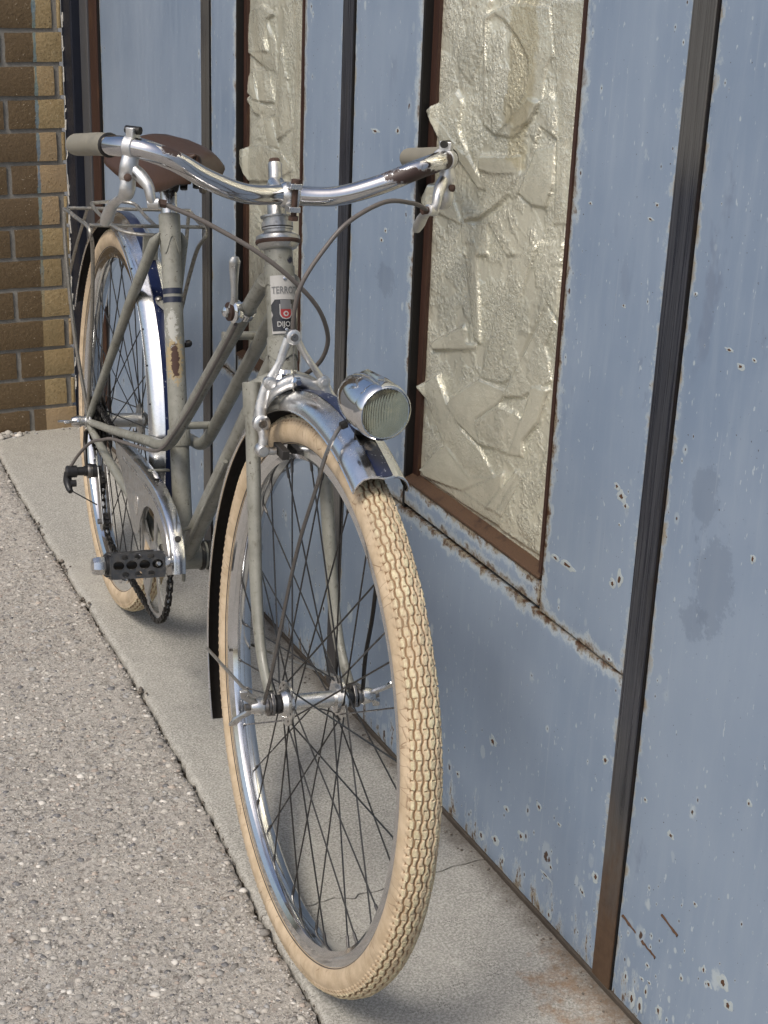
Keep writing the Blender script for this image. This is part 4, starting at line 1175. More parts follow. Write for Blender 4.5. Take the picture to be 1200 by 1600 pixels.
# ---- head badge (curved plate on the head tube)
bd = empty('head_badge', bike)
def badge_pts(w0, w1, h0, h1, r, nw=10, nh=10):
    # angle 0 = forward; w in metres along the arc
    g = MB(); x = V((HAV.z, 0, -HAV.x)); y = V((0, 1, 0)); vs, fs = [], []
    for j in range(nh + 1):
        for i in range(nw + 1):
            a = (w0 + (w1 - w0) * i / nw) / r
            k = h0 + (h1 - h0) * j / nh
            vs.append(hax(k) + (x * math.cos(a) + y * math.sin(a)) * r)
    for j in range(nh):
        for i in range(nw):
            q = j * (nw + 1) + i
            fs.append((q, q + 1, q + nw + 2, q + nw + 1))
    return g.add(vs, fs)
B0, B1 = 0.4285, 0.4965
RB = 0.0190
part(badge_pts(-0.0178, 0.0178, B0, B1, RB), 'badge_plate', 'badge_white', bd, smooth=60)
def badge_poly(poly, r, name, mat):
    g = MB(); x = V((HAV.z, 0, -HAV.x)); y = V((0, 1, 0))
    tr = tessellate_polygon([[V((a, b, 0)) for a, b in poly]])
    bm_ = bmesh.new()
    vv = [bm_.verts.new((a, b, 0)) for a, b in poly]
    for q in tr:
        try: bm_.faces.new([vv[i] for i in q])
        except ValueError: pass
    bmesh.ops.subdivide_edges(bm_, edges=bm_.edges[:], cuts=6, use_grid_fill=True)
    bmesh.ops.triangulate(bm_, faces=bm_.faces[:])
    bm_.verts.index_update()
    vs = []
    for v_ in bm_.verts:
        a = v_.co.x / RB
        vs.append(hax(v_.co.y) + (x * math.cos(a) + y * math.sin(a)) * r)
    fs = [tuple(v_.index for v_ in f.verts) for f in bm_.faces]
    bm_.free()
    return part(g.add(vs, fs), name, mat, bd, smooth=60)
def up_(b): return B0 + b
badge_poly([(-0.0165, up_(0.003)), (0.0165, up_(0.003)), (0.0175, up_(0.018)), (0.0155, up_(0.022)), (0.0175, up_(0.027)), (0.0175, up_(0.034)), (0.0125, up_(0.040)), (-0.0125, up_(0.040)), (-0.0175, up_(0.034)), (-0.0175, up_(0.027)), (-0.0155, up_(0.022)), (-0.0175, up_(0.018))], RB + 0.0004, 'badge_field', 'badge_black')
SH = lambda k, dy=0.0: [(-0.0062 * k, up_(0.0345 + dy)), (0.0062 * k, up_(0.0345 + dy)), (0.0062 * k, up_(0.0225 + dy - 0.0006 * (k > 1))), (0.0040 * k, up_(0.0190 + dy - 0.001 * (k > 1))), (0, up_(0.0178 + dy - 0.001 * (k > 1))), (-0.0040 * k, up_(0.0190 + dy - 0.001 * (k > 1))), (-0.0062 * k, up_(0.0225 + dy - 0.0006 * (k > 1)))]
badge_poly(SH(1.18), RB + 0.0006, 'shield_rim', 'badge_white')
badge_poly(SH(1.0), RB + 0.0008, 'shield', 'badge_red')
badge_poly([(-0.0062, up_(0.0395)), (0.0062, up_(0.0395)), (0.0062, up_(0.0285)), (-0.0062, up_(0.0285))], RB + 0.0010, 'shield_top', 'badge_grey')
badge_poly([(0.0032 * math.cos(a * 0.628), up_(0.0232 + 0.0032 * math.sin(a * 0.628))) for a in range(10)], RB + 0.0010, 'shield_disc', 'badge_white')
badge_poly([(0.0016 * math.cos(a * 0.785), up_(0.0232 + 0.0016 * math.sin(a * 0.785))) for a in range(8)], RB + 0.0012, 'shield_dot', 'badge_red')
def lettering(txt, size, cy, r, name, mat, stretch=1.0, extr=0.0003):
    cu = bpy.data.curves.new(name, 'FONT'); cu.body = txt; cu.size = size; cu.align_x = 'CENTER'; cu.align_y = 'CENTER'
    cu.resolution_u = 3; cu.offset = size * 0.015; cu.extrude = 0.0
    ob = bpy.data.objects.new(name, cu); col.objects.link(ob)
    dg = bpy.context.evaluated_depsgraph_get(); me = bpy.data.meshes.new_from_object(ob.evaluated_get(dg))
    bpy.data.objects.remove(ob)
    x = V((HAV.z, 0, -HAV.x)); y = V((0, 1, 0)); g = MB(); vs = []
    for v_ in me.vertices:
        a = -v_.co.x * stretch / RB
        vs.append(hax(cy + v_.co.y) + (x * math.cos(a) + y * math.sin(a)) * r)
    fs = [tuple(pl.vertices) for pl in me.polygons]
    bpy.data.meshes.remove(me)
    return part(g.add(vs, fs), name, mat, bd, smooth=0)
lettering('T', 0.0175, up_(0.0505), RB + 0.0006, 'lettering', 'badge_grey', 1.0).location = T((0, 0.0, 0))
for o in list(bd.children):
    if o.name.startswith('lettering'):
        bpy.data.objects.remove(o)
lettering('TERROT', 0.0118, up_(0.0505), RB + 0.0006, 'lettering', 'badge_grey', 0.72)
lettering('DIJON', 0.0085, up_(0.0108), RB + 0.0008, 'lettering', 'badge_white', 0.9)
for k in (B0 + 0.0045, B1 - 0.0035):
    part(MB().lathe([(0.0022, 0), (0.0020, 0.0012), (0.0001, 0.0019)], hax(k) + V((HAV.z, 0, -HAV.x)) * (RB + 0.0002), V((HAV.z, 0, -HAV.x)), 12), 'rivet', 'chrome', bd)

# ---- fork
fk = empty('fork', bike)
for sg in (1, -1):
    C = [(0.890, sg * 0.0420, 0.664), (0.913, sg * 0.0435, 0.601), (0.944, sg * 0.0458, 0.516), (0.965, sg * 0.0470, 0.458), (0.986, sg * 0.0480, 0.411), (1.015, sg * 0.0490, 0.369), (1.052, sg * 0.050, 0.341)]
    part(MB(TS).tube(spline(C, 6), [0.0092, 0.0084, 0.0078, 0.0074, 0.0068, 0.0060, 0.0054], 18, sq=1.4), 'fork_blade', 'paint', fk)
    part(MB(TS).lathe([(0.0104, 0.0), (0.0115, -0.001), (0.0115, -0.036), (0.0100, -0.040)], (0.8895, sg * 0.042, 0.6655), (-0.34, 0, 0.94), 20), 'crown_socket', 'paint', fk)
    part(MB(TS).plate([(-0.016, 0.012), (0.002, 0.016), (0.011, 0.006), (0.012, -0.008), (0.0, -0.014), (-0.010, -0.008)], [], (1.0634, sg * 0.0505, 0.332), (1, 0, 0), (0, 0, 1), 0.0045), 'fork_end', 'steel', fk, bevel=0.0008)
part(MB(TS).tube(spline([(0.8885, 0.042, 0.652), (0.888, 0.020, 0.663), (0.8875, 0, 0.6655), (0.888, -0.020, 0.663), (0.8885, -0.042, 0.652)], 5), 0.0125, 14).lathe([(0.0175, 0.345), (0.0185, 0.368), (0.017, 0.370)], HP, HA, 22), 'fork_crown', 'paint', fk)

# ---- wheels
t = NT('tyre_wall'); p = t.pos()
xs = t.sep(p)
ang = t.math('ARCTAN2', xs[2], xs[0]); rad = t.math('SQRT', t.math('ADD', t.math('MULTIPLY', xs[0], xs[0]), t.math('MULTIPLY', xs[2], xs[2])))
cv = t.n('ShaderNodeCombineXYZ'); t.set(cv.inputs[0], t.math('MULTIPLY', ang, 0.315)); t.set(cv.inputs[1], rad); t.set(cv.inputs[2], xs[1]); q = cv.outputs[0]
n1 = t.noise(q, 45, 5, 0.65); n2 = t.noise(q, 300, 3, 0.6)
hb_ = t.attr('tread')[2]
c = t.mix(t.maprange(n1, 0.3, 0.7), (0.41, 0.315, 0.205), (0.53, 0.42, 0.29))
ct = t.mix(t.maprange(n2, 0.3, 0.7), (0.46, 0.405, 0.25), (0.61, 0.555, 0.375))
c = t.mix(t.maprange(hb_, 0.55, 0.9), c, ct)
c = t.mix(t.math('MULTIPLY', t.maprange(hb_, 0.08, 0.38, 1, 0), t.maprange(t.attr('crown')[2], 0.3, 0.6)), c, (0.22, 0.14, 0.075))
c = t.mix(t.maprange(t.noise(q, 18, 5, 0.7), 0.46, 0.72, 0, 0.45), c, (0.30, 0.245, 0.175))
vr = t.vor(t.mapping(q, (1, 0.35, 0.35)), 70, 'DISTANCE_TO_EDGE')
ck = t.math('MULTIPLY', t.maprange(vr.outputs[0], 0.0, 0.03, 1, 0), t.maprange(t.noise(q, 28, 3), 0.45, 0.62))
ck = t.math('MULTIPLY', ck, t.maprange(t.attr('crown')[2], 0.2, 0.5, 1, 0))
c = t.mix(t.math('MULTIPLY', ck, 0.75), c, (0.20, 0.125, 0.07))
c = t.mix(t.maprange(t.noise(q, 150, 4, 0.7), 0.62, 0.72, 0, 0.4), c, (0.28, 0.19, 0.115))
wv = t.n('ShaderNodeTexWave'); wv.bands_direction = 'Y'; t.set(wv.inputs['Vector'], q); wv.inputs['Scale'].default_value = 120; wv.inputs['Distortion'].default_value = 0.6
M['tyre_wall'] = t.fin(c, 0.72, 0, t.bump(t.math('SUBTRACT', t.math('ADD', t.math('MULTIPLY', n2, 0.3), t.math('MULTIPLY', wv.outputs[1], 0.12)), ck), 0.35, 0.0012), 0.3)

def tyre_mesh():
    NP, SEG = 104, 16
    N = NP * SEG
    bs = np.concatenate([np.linspace(-152, -68, 11), np.linspace(-65, 65, 61), np.linspace(68, 152, 11)])
    rc, rt = 0.3125, 0.0205
    a = np.arange(N) / N * 2 * np.pi
    B = np.radians(bs)
    ph = (np.arange(N) % SEG) / SEG
    P_, Bd = np.meshgrid(ph, bs, indexing='ij')
    idx = np.arange(N)[:, None] / SEG
    # ribs: groove centres at these angles, each stepping sideways like links of a chain
    H = np.ones_like(P_) * 1.0
    tri = np.abs(((P_ + 0.25) % 1.0) - 0.5) * 4 - 1
    stepw = np.clip(tri * 3.0, -1, 1)
    for k, g0 in enumerate((-37.0, -18.5, 0.0, 18.5, 37.0)):
        sw = np.roll(stepw, (0, 5, 9, 3, 12)[k], axis=0)
        d = np.abs(Bd - g0 - sw * (2.7, 2.2, 3.0, 2.3, 2.6)[k])
        H = np.minimum(H, np.clip((d - 1.9) / 2.0, 0, 1))
    for ph0 in (0.0, 0.5):      # short notches at every step
        s_ = np.abs(((P_ - ph0 + 0.5) % 1.0) - 0.5)
        nt = (s_ < 0.05) & (np.abs(((Bd - 9.25 + 18.5 * 8) % 18.5) - 9.25) > 4.6)
        H = np.where(nt, np.minimum(H, 0.25), H)
    # shoulder: toothed edge
    ab = np.abs(Bd)
    tooth = np.clip(1.6 - 3.2 * np.abs(((P_ * 2) % 1.0) - 0.5), 0, 1)
    lim = 46 + 18 * tooth
    H = np.where(ab > 44, np.clip((lim - ab) / 3.0, 0, 1) * (0.5 + 0.5 * np.clip((52 - ab) / 6, 0, 1)), H)
    wear = 0.78 + 0.22 * np.array([[noise.noise(V((math.cos(x) * 14, math.sin(x) * 14, b * 0.05))) for b in bs] for x in a])
    wear = wear + np.random.RandomState(3).uniform(-0.13, 0.10, wear.shape)
    crown = (ab < 56).astype(float)
    rr = rt + (0.0028 * H * wear) * (ab < 66) - 0.0
    X = (rc + rr * np.cos(B)[None, :]) * np.cos(a)[:, None]
    Z = (rc + rr * np.cos(B)[None, :]) * np.sin(a)[:, None]
    Y = rr * np.sin(B)[None, :] * 1.0
    vs = np.stack([X, np.broadcast_to(Y, X.shape), Z], 2).reshape(-1, 3)
    m = len(bs)
    i = np.arange(N)[:, None]; j = np.arange(m - 1)[None, :]
    f = np.stack([i * m + j, i * m + j + 1, ((i + 1) % N) * m + j + 1, ((i + 1) % N) * m + j], 2).reshape(-1, 4)
    me = bpy.data.meshes.new('tyre')
    me.from_pydata(vs.tolist(), [], f.tolist())
    for nm, arr in (('tread', H * (ab < 66) * wear ), ('crown', crown)):
        at = me.attributes.new(nm, 'FLOAT', 'POINT'); at.data.foreach_set('value', np.ascontiguousarray(np.broadcast_to(arr, H.shape), dtype=np.float32).ravel())
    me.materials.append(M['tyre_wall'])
    me.polygons.foreach_set('use_smooth', [True] * len(me.polygons))
    me.set_sharp_from_angle(angle=R_(48))
    return me
ty_me = tyre_mesh()
simple('bead', (0.06, 0.05, 0.042), 0.8, 0.5, 300, 0.5)
rim_prof = [(0.2992, -0.0150), (0.2995, -0.0138), (0.2960, -0.0132), (0.2885, -0.0128), (0.2840, -0.0100), (0.2818, -0.004), (0.2818, 0.004), (0.2840, 0.0100), (0.2885, 0.0128), (0.2960, 0.0132), (0.2995, 0.0138), (0.2992, 0.0150), (0.2960, 0.0151), (0.2870, 0.0147), (0.2815, 0.0110), (0.2790, 0.004), (0.2790, -0.004), (0.2815, -0.0110), (0.2870, -0.0147), (0.2960, -0.0151)]
def link(name, data, parent, loc=(0, 0, 0), rot=(0, 0, 0)):
    o = bpy.data.objects.new(name, data); col.objects.link(o); o.parent = parent; o.location = loc; o.rotation_euler = rot
    return o
rim_o = MB(ID).lathe(rim_prof, (0, 0, 0), (0, 1, 0), 160, closed=True).build('rim', 'chrome', None, smooth=30)
rim_me = rim_o.data; bpy.data.objects.remove(rim_o)
be = MB(ID)
for sg in (1, -1): be.tube([(0.3003 * math.cos(x), sg * 0.0152, 0.3003 * math.sin(x)) for x in np.linspace(0, 2 * math.pi, 160, endpoint=False)], 0.0013, 6, closed=True)
o = be.build('bead', 'bead', None); be_me = o.data; bpy.data.objects.remove(o)
def spoke_me(side, d, rf, ft):
    # rim end at angle 0 (towards +x), hub end rotated by d
    a = R_(d * 62); g = MB(ID)
    h = V((rf * math.cos(a), side * ft, rf * math.sin(a))); r = V((0.2785, side * 0.003, 0))
    g.tube([h + V((0, side * 0.0025 * d, 0)), h * 0.98 + r * 0.02 + V((0, side * 0.0012 * d, 0)), r], 0.00105, 6)
    dv = (h - r).normalized()
    g.tube([r - dv * 0.003, r + dv * 0.011, r + dv * 0.0125], [0.0019, 0.0019, 0.0012], 7)
    o = g.build('spoke', 'spoke', None); me = o.data; bpy.data.objects.remove(o); return me
SPK = {(s_, d): spoke_me(s_, d, 0.021, 0.0315) for s_ in (1, -1) for d in (1, -1)}
def wheel(loc, steer, rot0):
    w = empty('wheel', bike)
    if steer:
        A_ = Matrix.Rotation(STEER, 4, V((HA[0], -HA[1], HA[2])))
        A_ = Matrix.Rotation(-STEER, 4, V(T(HA))) if False else A_
        c0 = V(T(steer_pt((WB, 0, WR))))
        # basis from steered directions
        o0 = steer_pt((WB, 0, WR)); bx_ = V(T(steer_pt((WB + 1, 0, WR)))) - V(T(o0)); bz_ = V(T(steer_pt((WB, 0, WR + 1)))) - V(T(o0)); by_ = bz_.cross(bx_)
        w.matrix_local = Matrix(((bx_.x, by_.x, bz_.x, c0.x), (bx_.y, by_.y, bz_.y, c0.y), (bx_.z, by_.z, bz_.z, c0.z), (0, 0, 0, 1)))
    else:
        w.location = loc
    link('tyre', ty_me, w, rot=(0, rot0, 0)); link('rim', rim_me, w); link('bead', be_me, w)
    for k in range(36):
        side = 1 if k % 2 else -1; d = 1 if (k // 2) % 2 else -1
        link('spoke', SPK[(side, d)], w, rot=(0, 2 * math.pi * (k + 0.5) / 36 + (0.02 if d > 0 else -0.02), 0))
    return w
wf = wheel(None, True, 0.3)
wr = wheel(T((0, 0, WR)), False, 1.1)
# front hub (wheel local: x forward, y left, z up)
part(MB(ID).lathe([(0.0085, -0.041), (0.014, -0.040), (0.0165, -0.0345), (0.0262, -0.0335), (0.0262, -0.0305), (0.0175, -0.0295), (0.0165, -0.0255), (0.0098, -0.0240), (0.0098, 0.0240), (0.0165, 0.0255), (0.0175, 0.0295), (0.0262, 0.0305), (0.0262, 0.0335), (0.0165, 0.0345), (0.014, 0.040), (0.0085, 0.041)], (0, 0, 0), (0, 1, 0), 30), 'hub', 'alloy', wf)
for sg in (1, -1):
    part(MB(ID).lathe([(0.0100, 0), (0.0112, 0.001), (0.0112, 0.005), (0.0095, 0.006), (0.0095, 0.0075)], (0, sg * 0.0405, 0), (0, sg, 0), 16), 'cone_nut', 'black', wf)
    part(MB(ID).lathe([(0.0128, 0), (0.0128, 0.0022), (0.010, 0.003), (0.009, 0.0065)], (0, sg * 0.0535, 0), (0, sg, 0), 20), 'washer', 'steel', wf)
    part(MB(ID).cyl((0, sg * 0.04, 0), (0, sg * 0.082, 0), 0.0042, 10), 'axle', 'steel', wf)
def wingnut(parent, y0, sg, rot, mat='alloy'):
    g = MB(ID)
    g.lathe([(0.0098, 0), (0.0105, 0.002), (0.0095, 0.010), (0.0072, 0.0165)], (0, sg * y0, 0), (0, sg, 0), 16)
    for k in (1, -1):
        a = rot + (0 if k > 0 else math.pi)
        d = V((math.cos(a), 0, math.sin(a)))
        y = V((0, sg, 0)); b = V((0, sg * (y0 + 0.010), 0))
        tt = y.cross(d)
        pts = [(0.006, -0.004), (0.014, 0.002), (0.022, 0.012), (0.034, 0.016), (0.034, 0.025), (0.021, 0.021), (0.010, 0.010), (0.004, 0.008)]
        g.plate([(q[0], q[1]) for q in pts], [], b, d, y, 0.0042)
    return part(g, 'wing_nut', mat, parent, bevel=0.0009)
wingnut(wf, 0.060, -1, R_(62)); wingnut(wf, 0.060, 1, R_(50))
# rear hub and freewheel
part(MB(ID).lathe([(0.0085, -0.0335), (0.015, -0.0325), (0.0215, -0.0315), (0.0262, -0.0310), (0.0262, -0.0285), (0.018, -0.0275), (0.0150, -0.022), (0.0125, -0.0205), (0.0125, 0.0245), (0.016, 0.026), (0.0285, 0.0285), (0.0285, 0.0325), (0.0185, 0.0345), (0.011, 0.042), (0.008, 0.045)], (0, 0, 0), (0, 1, 0), 30), 'hub', 'alloy_dull', wr)
def sprocket(y, r, n):
    pts = []
    for k in range(n * 4):
        a = 2 * math.pi * k / (n * 4); pts.append(((r + (0.0028, 0.0012, -0.0022, 0.0012)[k % 4]) * math.cos(a), (r + (0.0028, 0.0012, -0.0022, 0.0012)[k % 4]) * math.sin(a)))
    return MB(ID).plate(pts, [circ(20, 0.019)], (0, y, 0), (1, 0, 0), (0, 0, 1), 0.0022)
for k, n in enumerate((22, 19, 17, 15)):
    part(sprocket(-0.0365 - 0.0052 * k, n * 0.00202, n), 'sprocket', 'dark_steel', wr, smooth=20)
part(MB(ID).lathe([(0.026, -0.034), (0.026, -0.054), (0.018, -0.056)], (0, 0, 0), (0, 1, 0), 24), 'freewheel_body', 'dark_steel', wr)
for sg in (1, -1):
    part(MB(ID).cyl((0, sg * 0.04, 0), (0, sg * 0.086, 0), 0.0045, 10), 'axle', 'steel', wr)
    part(MB(ID).lathe([(0.0135, 0), (0.0135, 0.003), (0.009, 0.004), (0.009, 0.010)], (0, sg * 0.0635, 0), (0, sg, 0), 18), 'washer', 'alloy', wr)
wingnut(wr, 0.0735, -1, R_(196)); wingnut(wr, 0.0735, 1, R_(20))

# ---- fenders
def arc_sheet(g, prof, a0, a1, c, n, off=0.0, tipfn=None):
    vs, fs = [], []; m = len(prof)
    for i in range(n + 1):
        a = a0 + (a1 - a0) * i / n
        for (tt, r) in prof:
            rr = r + off
            aa = a + (tipfn(tt) if tipfn and i == 0 else 0)
            vs.append((c[0] + rr * math.cos(aa), tt, c[2] + rr * math.sin(aa)))
    for i in range(n):
        for j in range(m - 1):
            q = i * m + j
            fs.append((q, q + 1, q + m + 1, q + m))
    return g.add(vs, fs)
def fender(tf, c, a0, a1, tip=None):
    prof = [(-0.0295, 0.3375), (-0.0300, 0.3400), (-0.0290, 0.3440), (-0.0262, 0.3490), (-0.0215, 0.3535), (-0.0150, 0.3568), (-0.0110, 0.3580), (-0.0095, 0.3590), (0.0, 0.3594), (0.0095, 0.3590), (0.0110, 0.3580), (0.0150, 0.3568), (0.0215, 0.3535), (0.0262, 0.3490), (0.0290, 0.3440), (0.0300, 0.3400), (0.0295, 0.3375)]
    g = MB(tf); n = 72
    arc_sheet(g, prof, a0, a1, c, n, 0, tip)
    g.cur = 1
    arc_sheet(g, [(tt * 0.965, r - 0.0016) for tt, r in prof], a0 - 0.0005, a1, c, n, 0, tip)
    g.cur = 0
    for sg in (1, -1):   # rolled edges
        g.tube([(c[0] + 0.3378 * math.cos(a), sg * 0.0293, c[2] + 0.3378 * math.sin(a)) for a in np.linspace(a0, a1, n + 1)], 0.0013, 6)
    if tip:
        pts = []
        for tt, r in prof:
            a = a0 + tip(tt); pts.append((c[0] + (r + 0.0002) * math.cos(a), tt, c[2] + (r + 0.0002) * math.sin(a)))
        g.tube(pts, 0.0014, 6)
    f = g.build('fender', ['fender_alloy', 'fender_inside'], bike, smooth=50, fixn=False)
    s_ = arc_sheet(MB(tf), [(-0.0088, 0.3590), (-0.003, 0.3594), (0.003, 0.3594), (0.0088, 0.3590)], a0 + 0.006, a1, c, n, 0.0006, tip)
    s_.build('stripe', 'navy_stripe', f, smooth=50)
    return f
t = NT('navy_stripe'); p = t.pos()
n1 = t.noise(p, 160, 5, 0.75); n2 = t.noise(p, 14, 3)
c = t.mix(n2, (0.006, 0.010, 0.036), (0.010, 0.018, 0.06))
c = t.mix(t.maprange(t.math('ADD', n1, t.math('MULTIPLY', n2, 0.2)), 0.73, 0.76), c, (0.45, 0.46, 0.47))
M['navy_stripe'] = t.fin(c, 0.28, 0, None, 0.5)
FC, RC = (WB, 0, WR), (0, 0, WR)
tipf = lambda tt: -0.008 * math.cos(tt / 0.030 * math.pi * 1.5)
ff = fender(TS, FC, R_(66.0), R_(211), tipf)
rf = fender(T, RC, R_(-2), R_(158))
for k in range(11):
    a = R_(12 + k * 10.0)
    part(MB().lathe([(0.0016, 0), (0.0014, 0.0007)], (0.3455 * math.cos(a), 0.0286, WR + 0.3455 * math.sin(a)), (0.3 * math.cos(a), 1, 0.3 * math.sin(a)), 8), 'rivet', 'dark_steel', rf)
# stays
def wire(pts, r, tf=TS, m=6): return MB(tf).tube(spline(pts, m), r, 8)
part(wire([(1.070, 0.062, 0.338), (1.085, 0.0605, 0.385), (1.097, 0.058, 0.447), (1.109, 0.055, 0.513), (1.125, 0.053, 0.568), (1.141, 0.048, 0.621), (1.144, 0.040, 0.664), (1.139, 0.026, 0.690), (1.134, 0.012, 0.696)], 0.0023), 'stay', 'steel', ff)
part(wire([(1.0634, -0.062, 0.338), (1.075, -0.056, 0.390), (1.100, -0.049, 0.455), (1.120, -0.041, 0.54), (1.140, -0.031, 0.625)], 0.0026), 'stay', 'dark_steel', ff)
for sg in (1, -1):
    part(wire([(1.060, sg * 0.066, 0.337), (1.02, sg * 0.0655, 0.328), (0.90, sg * 0.050, 0.292), (0.742, sg * 0.0315, 0.248)], 0.0021), 'stay', 'wire', ff)
# front lamp
lp = empty('headlamp', bike)
LC = V((1.1835, 0.0105, 0.7285)); LD = V((0.985, -0.06, 0.005)).normalized()
part(MB(TS).lathe([(0.0001, -0.0545), (0.0065, -0.0535), (0.0125, -0.0505), (0.0180, -0.0450), (0.0228, -0.0370), (0.0265, -0.0260), (0.0290, -0.0130), (0.0300, 0.000), (0.0297, 0.010), (0.0286, 0.018)], LC, LD, 40), 'lamp_body', 'chrome', lp)
part(MB(TS).lathe([(0.0285, 0.018), (0.0296, 0.0188), (0.0298, 0.0225), (0.0285, 0.0300), (0.0268, 0.0318), (0.0262, 0.0306)], LC, LD, 40), 'lamp_rim', 'chrome', lp)
part(MB(TS).tube([LC + LD * -0.040 + V((0, 0, 0.0195)), LC + LD * -0.018 + V((0, 0, 0.0282)), LC + LD * 0.014 + V((0, 0, 0.0300))], [0.002, 0.0036, 0.0040], 8), 'lamp_ridge', 'chrome', lp)
t = NT('lens'); p = t.pos()
tr = t.n('ShaderNodeBsdfTransparent'); tr.inputs[0].default_value = (1.0, 0.97, 0.80, 1)
gl_ = t.n('ShaderNodeBsdfGlossy'); gl_.inputs['Roughness'].default_value = 0.06
df = t.n('ShaderNodeBsdfDiffuse'); df.inputs[0].default_value = (0.60, 0.57, 0.36, 1)
fz = t.n('ShaderNodeFresnel'); fz.inputs[0].default_value = 1.45
m1_ = t.n('ShaderNodeMixShader'); t.set(m1_.inputs[0], t.maprange(t.noise(p, 70, 5, 0.7), 0.42, 0.75, 0.06, 0.25)); t.t.links.new(tr.outputs[0], m1_.inputs[1]); t.t.links.new(df.outputs[0], m1_.inputs[2])
m2_ = t.n('ShaderNodeMixShader'); t.set(m2_.inputs[0], fz.outputs[0]); t.t.links.new(m1_.outputs[0], m2_.inputs[1]); t.t.links.new(gl_.outputs[0], m2_.inputs[2])
t.t.links.new(m2_.outputs[0], t.out.inputs[0]); t.t.nodes.remove(t.b)
M['lens'] = t.m
# lens with flutes
g = MB(TS); vs, fs = [], []; nr, na = 30, 96
lx, ly = V((0, 1, 0)) - LD * LD.y, None
lx.normalize(); ly = LD.cross(lx)
for i in range(nr + 1):
    r = 0.0264 * i / nr
    for j in range(na):
        a = 2 * math.pi * j / na; x_, y_ = r * math.cos(a), r * math.sin(a)
        dome = 0.0085 * (1 - (r / 0.0264) ** 2)
        flut = 0.00045 * math.cos(x_ * 2100)
        vs.append(LC + LD * (0.0300 + dome + flut) + lx * x_ + ly * y_)
for i in range(nr):
    for j in range(na):
        a, b = i * na + j, i * na + (j + 1) % na
        fs.append((a, b, b + na, a + na))
part(g.add(vs, fs), 'lens', 'lens', lp, smooth=80)
M['reflector'] = NT('reflector').fin((0.92, 0.88, 0.62), 0.40, 0.1)
part(MB(TS).lathe([(0.0260, 0.029), (0.0205, 0.014), (0.012, 0.003), (0.004, -0.001), (0.0001, -0.001)], LC, LD, 30), 'reflector', 'reflector', lp)
M['bulb'] = NT('bulb').fin((0.85, 0.82, 0.6), 0.15, 0.0)
part(MB(TS).lathe([(0.003, -0.002), (0.004, 0.006), (0.0045, 0.011), (0.003, 0.0145), (0.0001, 0.0155)], LC, LD, 14), 'bulb', 'bulb', lp)
g = MB(TS).box(LC + V((-0.010, 0, -0.040)), (0.010, 0.009, 0.0012), ((1, 0, -0.22), (0, 1, 0), (0.22, 0, 1)))
g.box(LC + V((-0.018, 0, -0.0355)), (0.0016, 0.009, 0.0075))
part(g, 'lamp_bracket', 'dark_steel', lp, bevel=0.0006)
part(MB(TS).lathe([(0.0065, 0), (0.0062, 0.003), (0.003, 0.0045)], LC + V((0.004, 0, -0.0435)), (0.35, 0, 1), 10), 'lamp_bolt', 'steel', lp)
part(MB(TS).lathe([(0.0045, 0), (0.0045, 0.006), (0.003, 0.0075)], LC + V((-0.02, 0.018, -0.026)), (0, 1, -0.4), 8), 'lamp_screw', 'dark_steel', lp)

# ---- brake caliper
bk = empty('brake_caliper', bike)
def arm_path(sg):
    # from yoke end, down around the fender to the pad
    return [(0.944, 0.007 + sg * 0.0335, 0.683), (0.944, 0.006 + sg * 0.038, 0.668), (0.946, 0.002 + sg * 0.0455, 0.650), (0.951, sg * 0.0475, 0.634), (0.956, sg * 0.0455, 0.620), (0.958, sg * 0.0465, 0.606)]
part(MB(TS).tube(spline([(0.936, 0.0475, 0.636), (0.938, 0.044, 0.652), (0.940, 0.032, 0.6705), (0.941, 0.0075, 0.681), (0.940, -0.018, 0.674), (0.938, -0.036, 0.657), (0.936, -0.044, 0.636)], 6), [0.006, 0.0074, 0.0080, 0.0088, 0.0080, 0.0074, 0.006], 12, sq=0.8), 'back_arch', 'cast_alloy', bk)
for sg in (1, -1):
    part(MB(TS).tube(spline(arm_path(sg), 5), [0.0058, 0.0072, 0.0076, 0.0068, 0.0058, 0.0062], 12, sq=0.8), 'brake_arm', 'cast_alloy', bk)
    part(MB(TS).lathe([(0.0088, -0.006), (0.0100, -0.004), (0.0100, 0.004), (0.0086, 0.0055), (0.005, 0.006)], (0.951, sg * 0.0478, 0.635), (1, 0, 0.15), 18), 'arm_pivot', 'cast_alloy', bk)
    part(MB(TS).lathe([(0.0052, 0), (0.0046, 0.0025)], (0.957, sg * 0.0478, 0.636), (1, 0, 0.15), 12), 'pivot_screw', 'steel', bk)
    part(MB(TS).lathe([(0.007, -0.007), (0.0082, -0.004), (0.0082, 0.004), (0.006, 0.0075)], (0.957, sg * 0.0468, 0.605), (1, 0, 0), 14).cyl((0.957, sg * 0.052, 0.603), (0.957, sg * 0.030, 0.603), 0.0045, 10), 'pad_holder', 'cast_alloy', bk)
    part(MB(TS).box((0.958, sg * 0.0235, 0.603), (0.017, 0.0045, 0.0055)), 'brake_pad', 'rubber', bk, bevel=0.0008)
    part(MB(TS).tube(spline([(0.946, 0.0155 + sg * 0.005, 0.733), (0.946, 0.0135 + sg * 0.0115, 0.718), (0.946, 0.010 + sg * 0.020, 0.702), (0.945, 0.0075 + sg * 0.0315, 0.684)], 5), [0.0056, 0.0054, 0.0050, 0.0058], 10, sq=0.75), 'straddle_arm', 'cast_alloy', bk)
    part(MB(TS).lathe([(0.0075, -0.003), (0.0078, 0.003), (0.006, 0.004)], (0.947, 0.0075 + sg * 0.0325, 0.682), (1, 0, 0), 14).lathe([(0.004, 0.003), (0.0036, 0.0058)], (0.947, 0.0075 + sg * 0.0325, 0.682), (1, 0, 0), 6), 'arm_bolt', 'cast_alloy', bk)
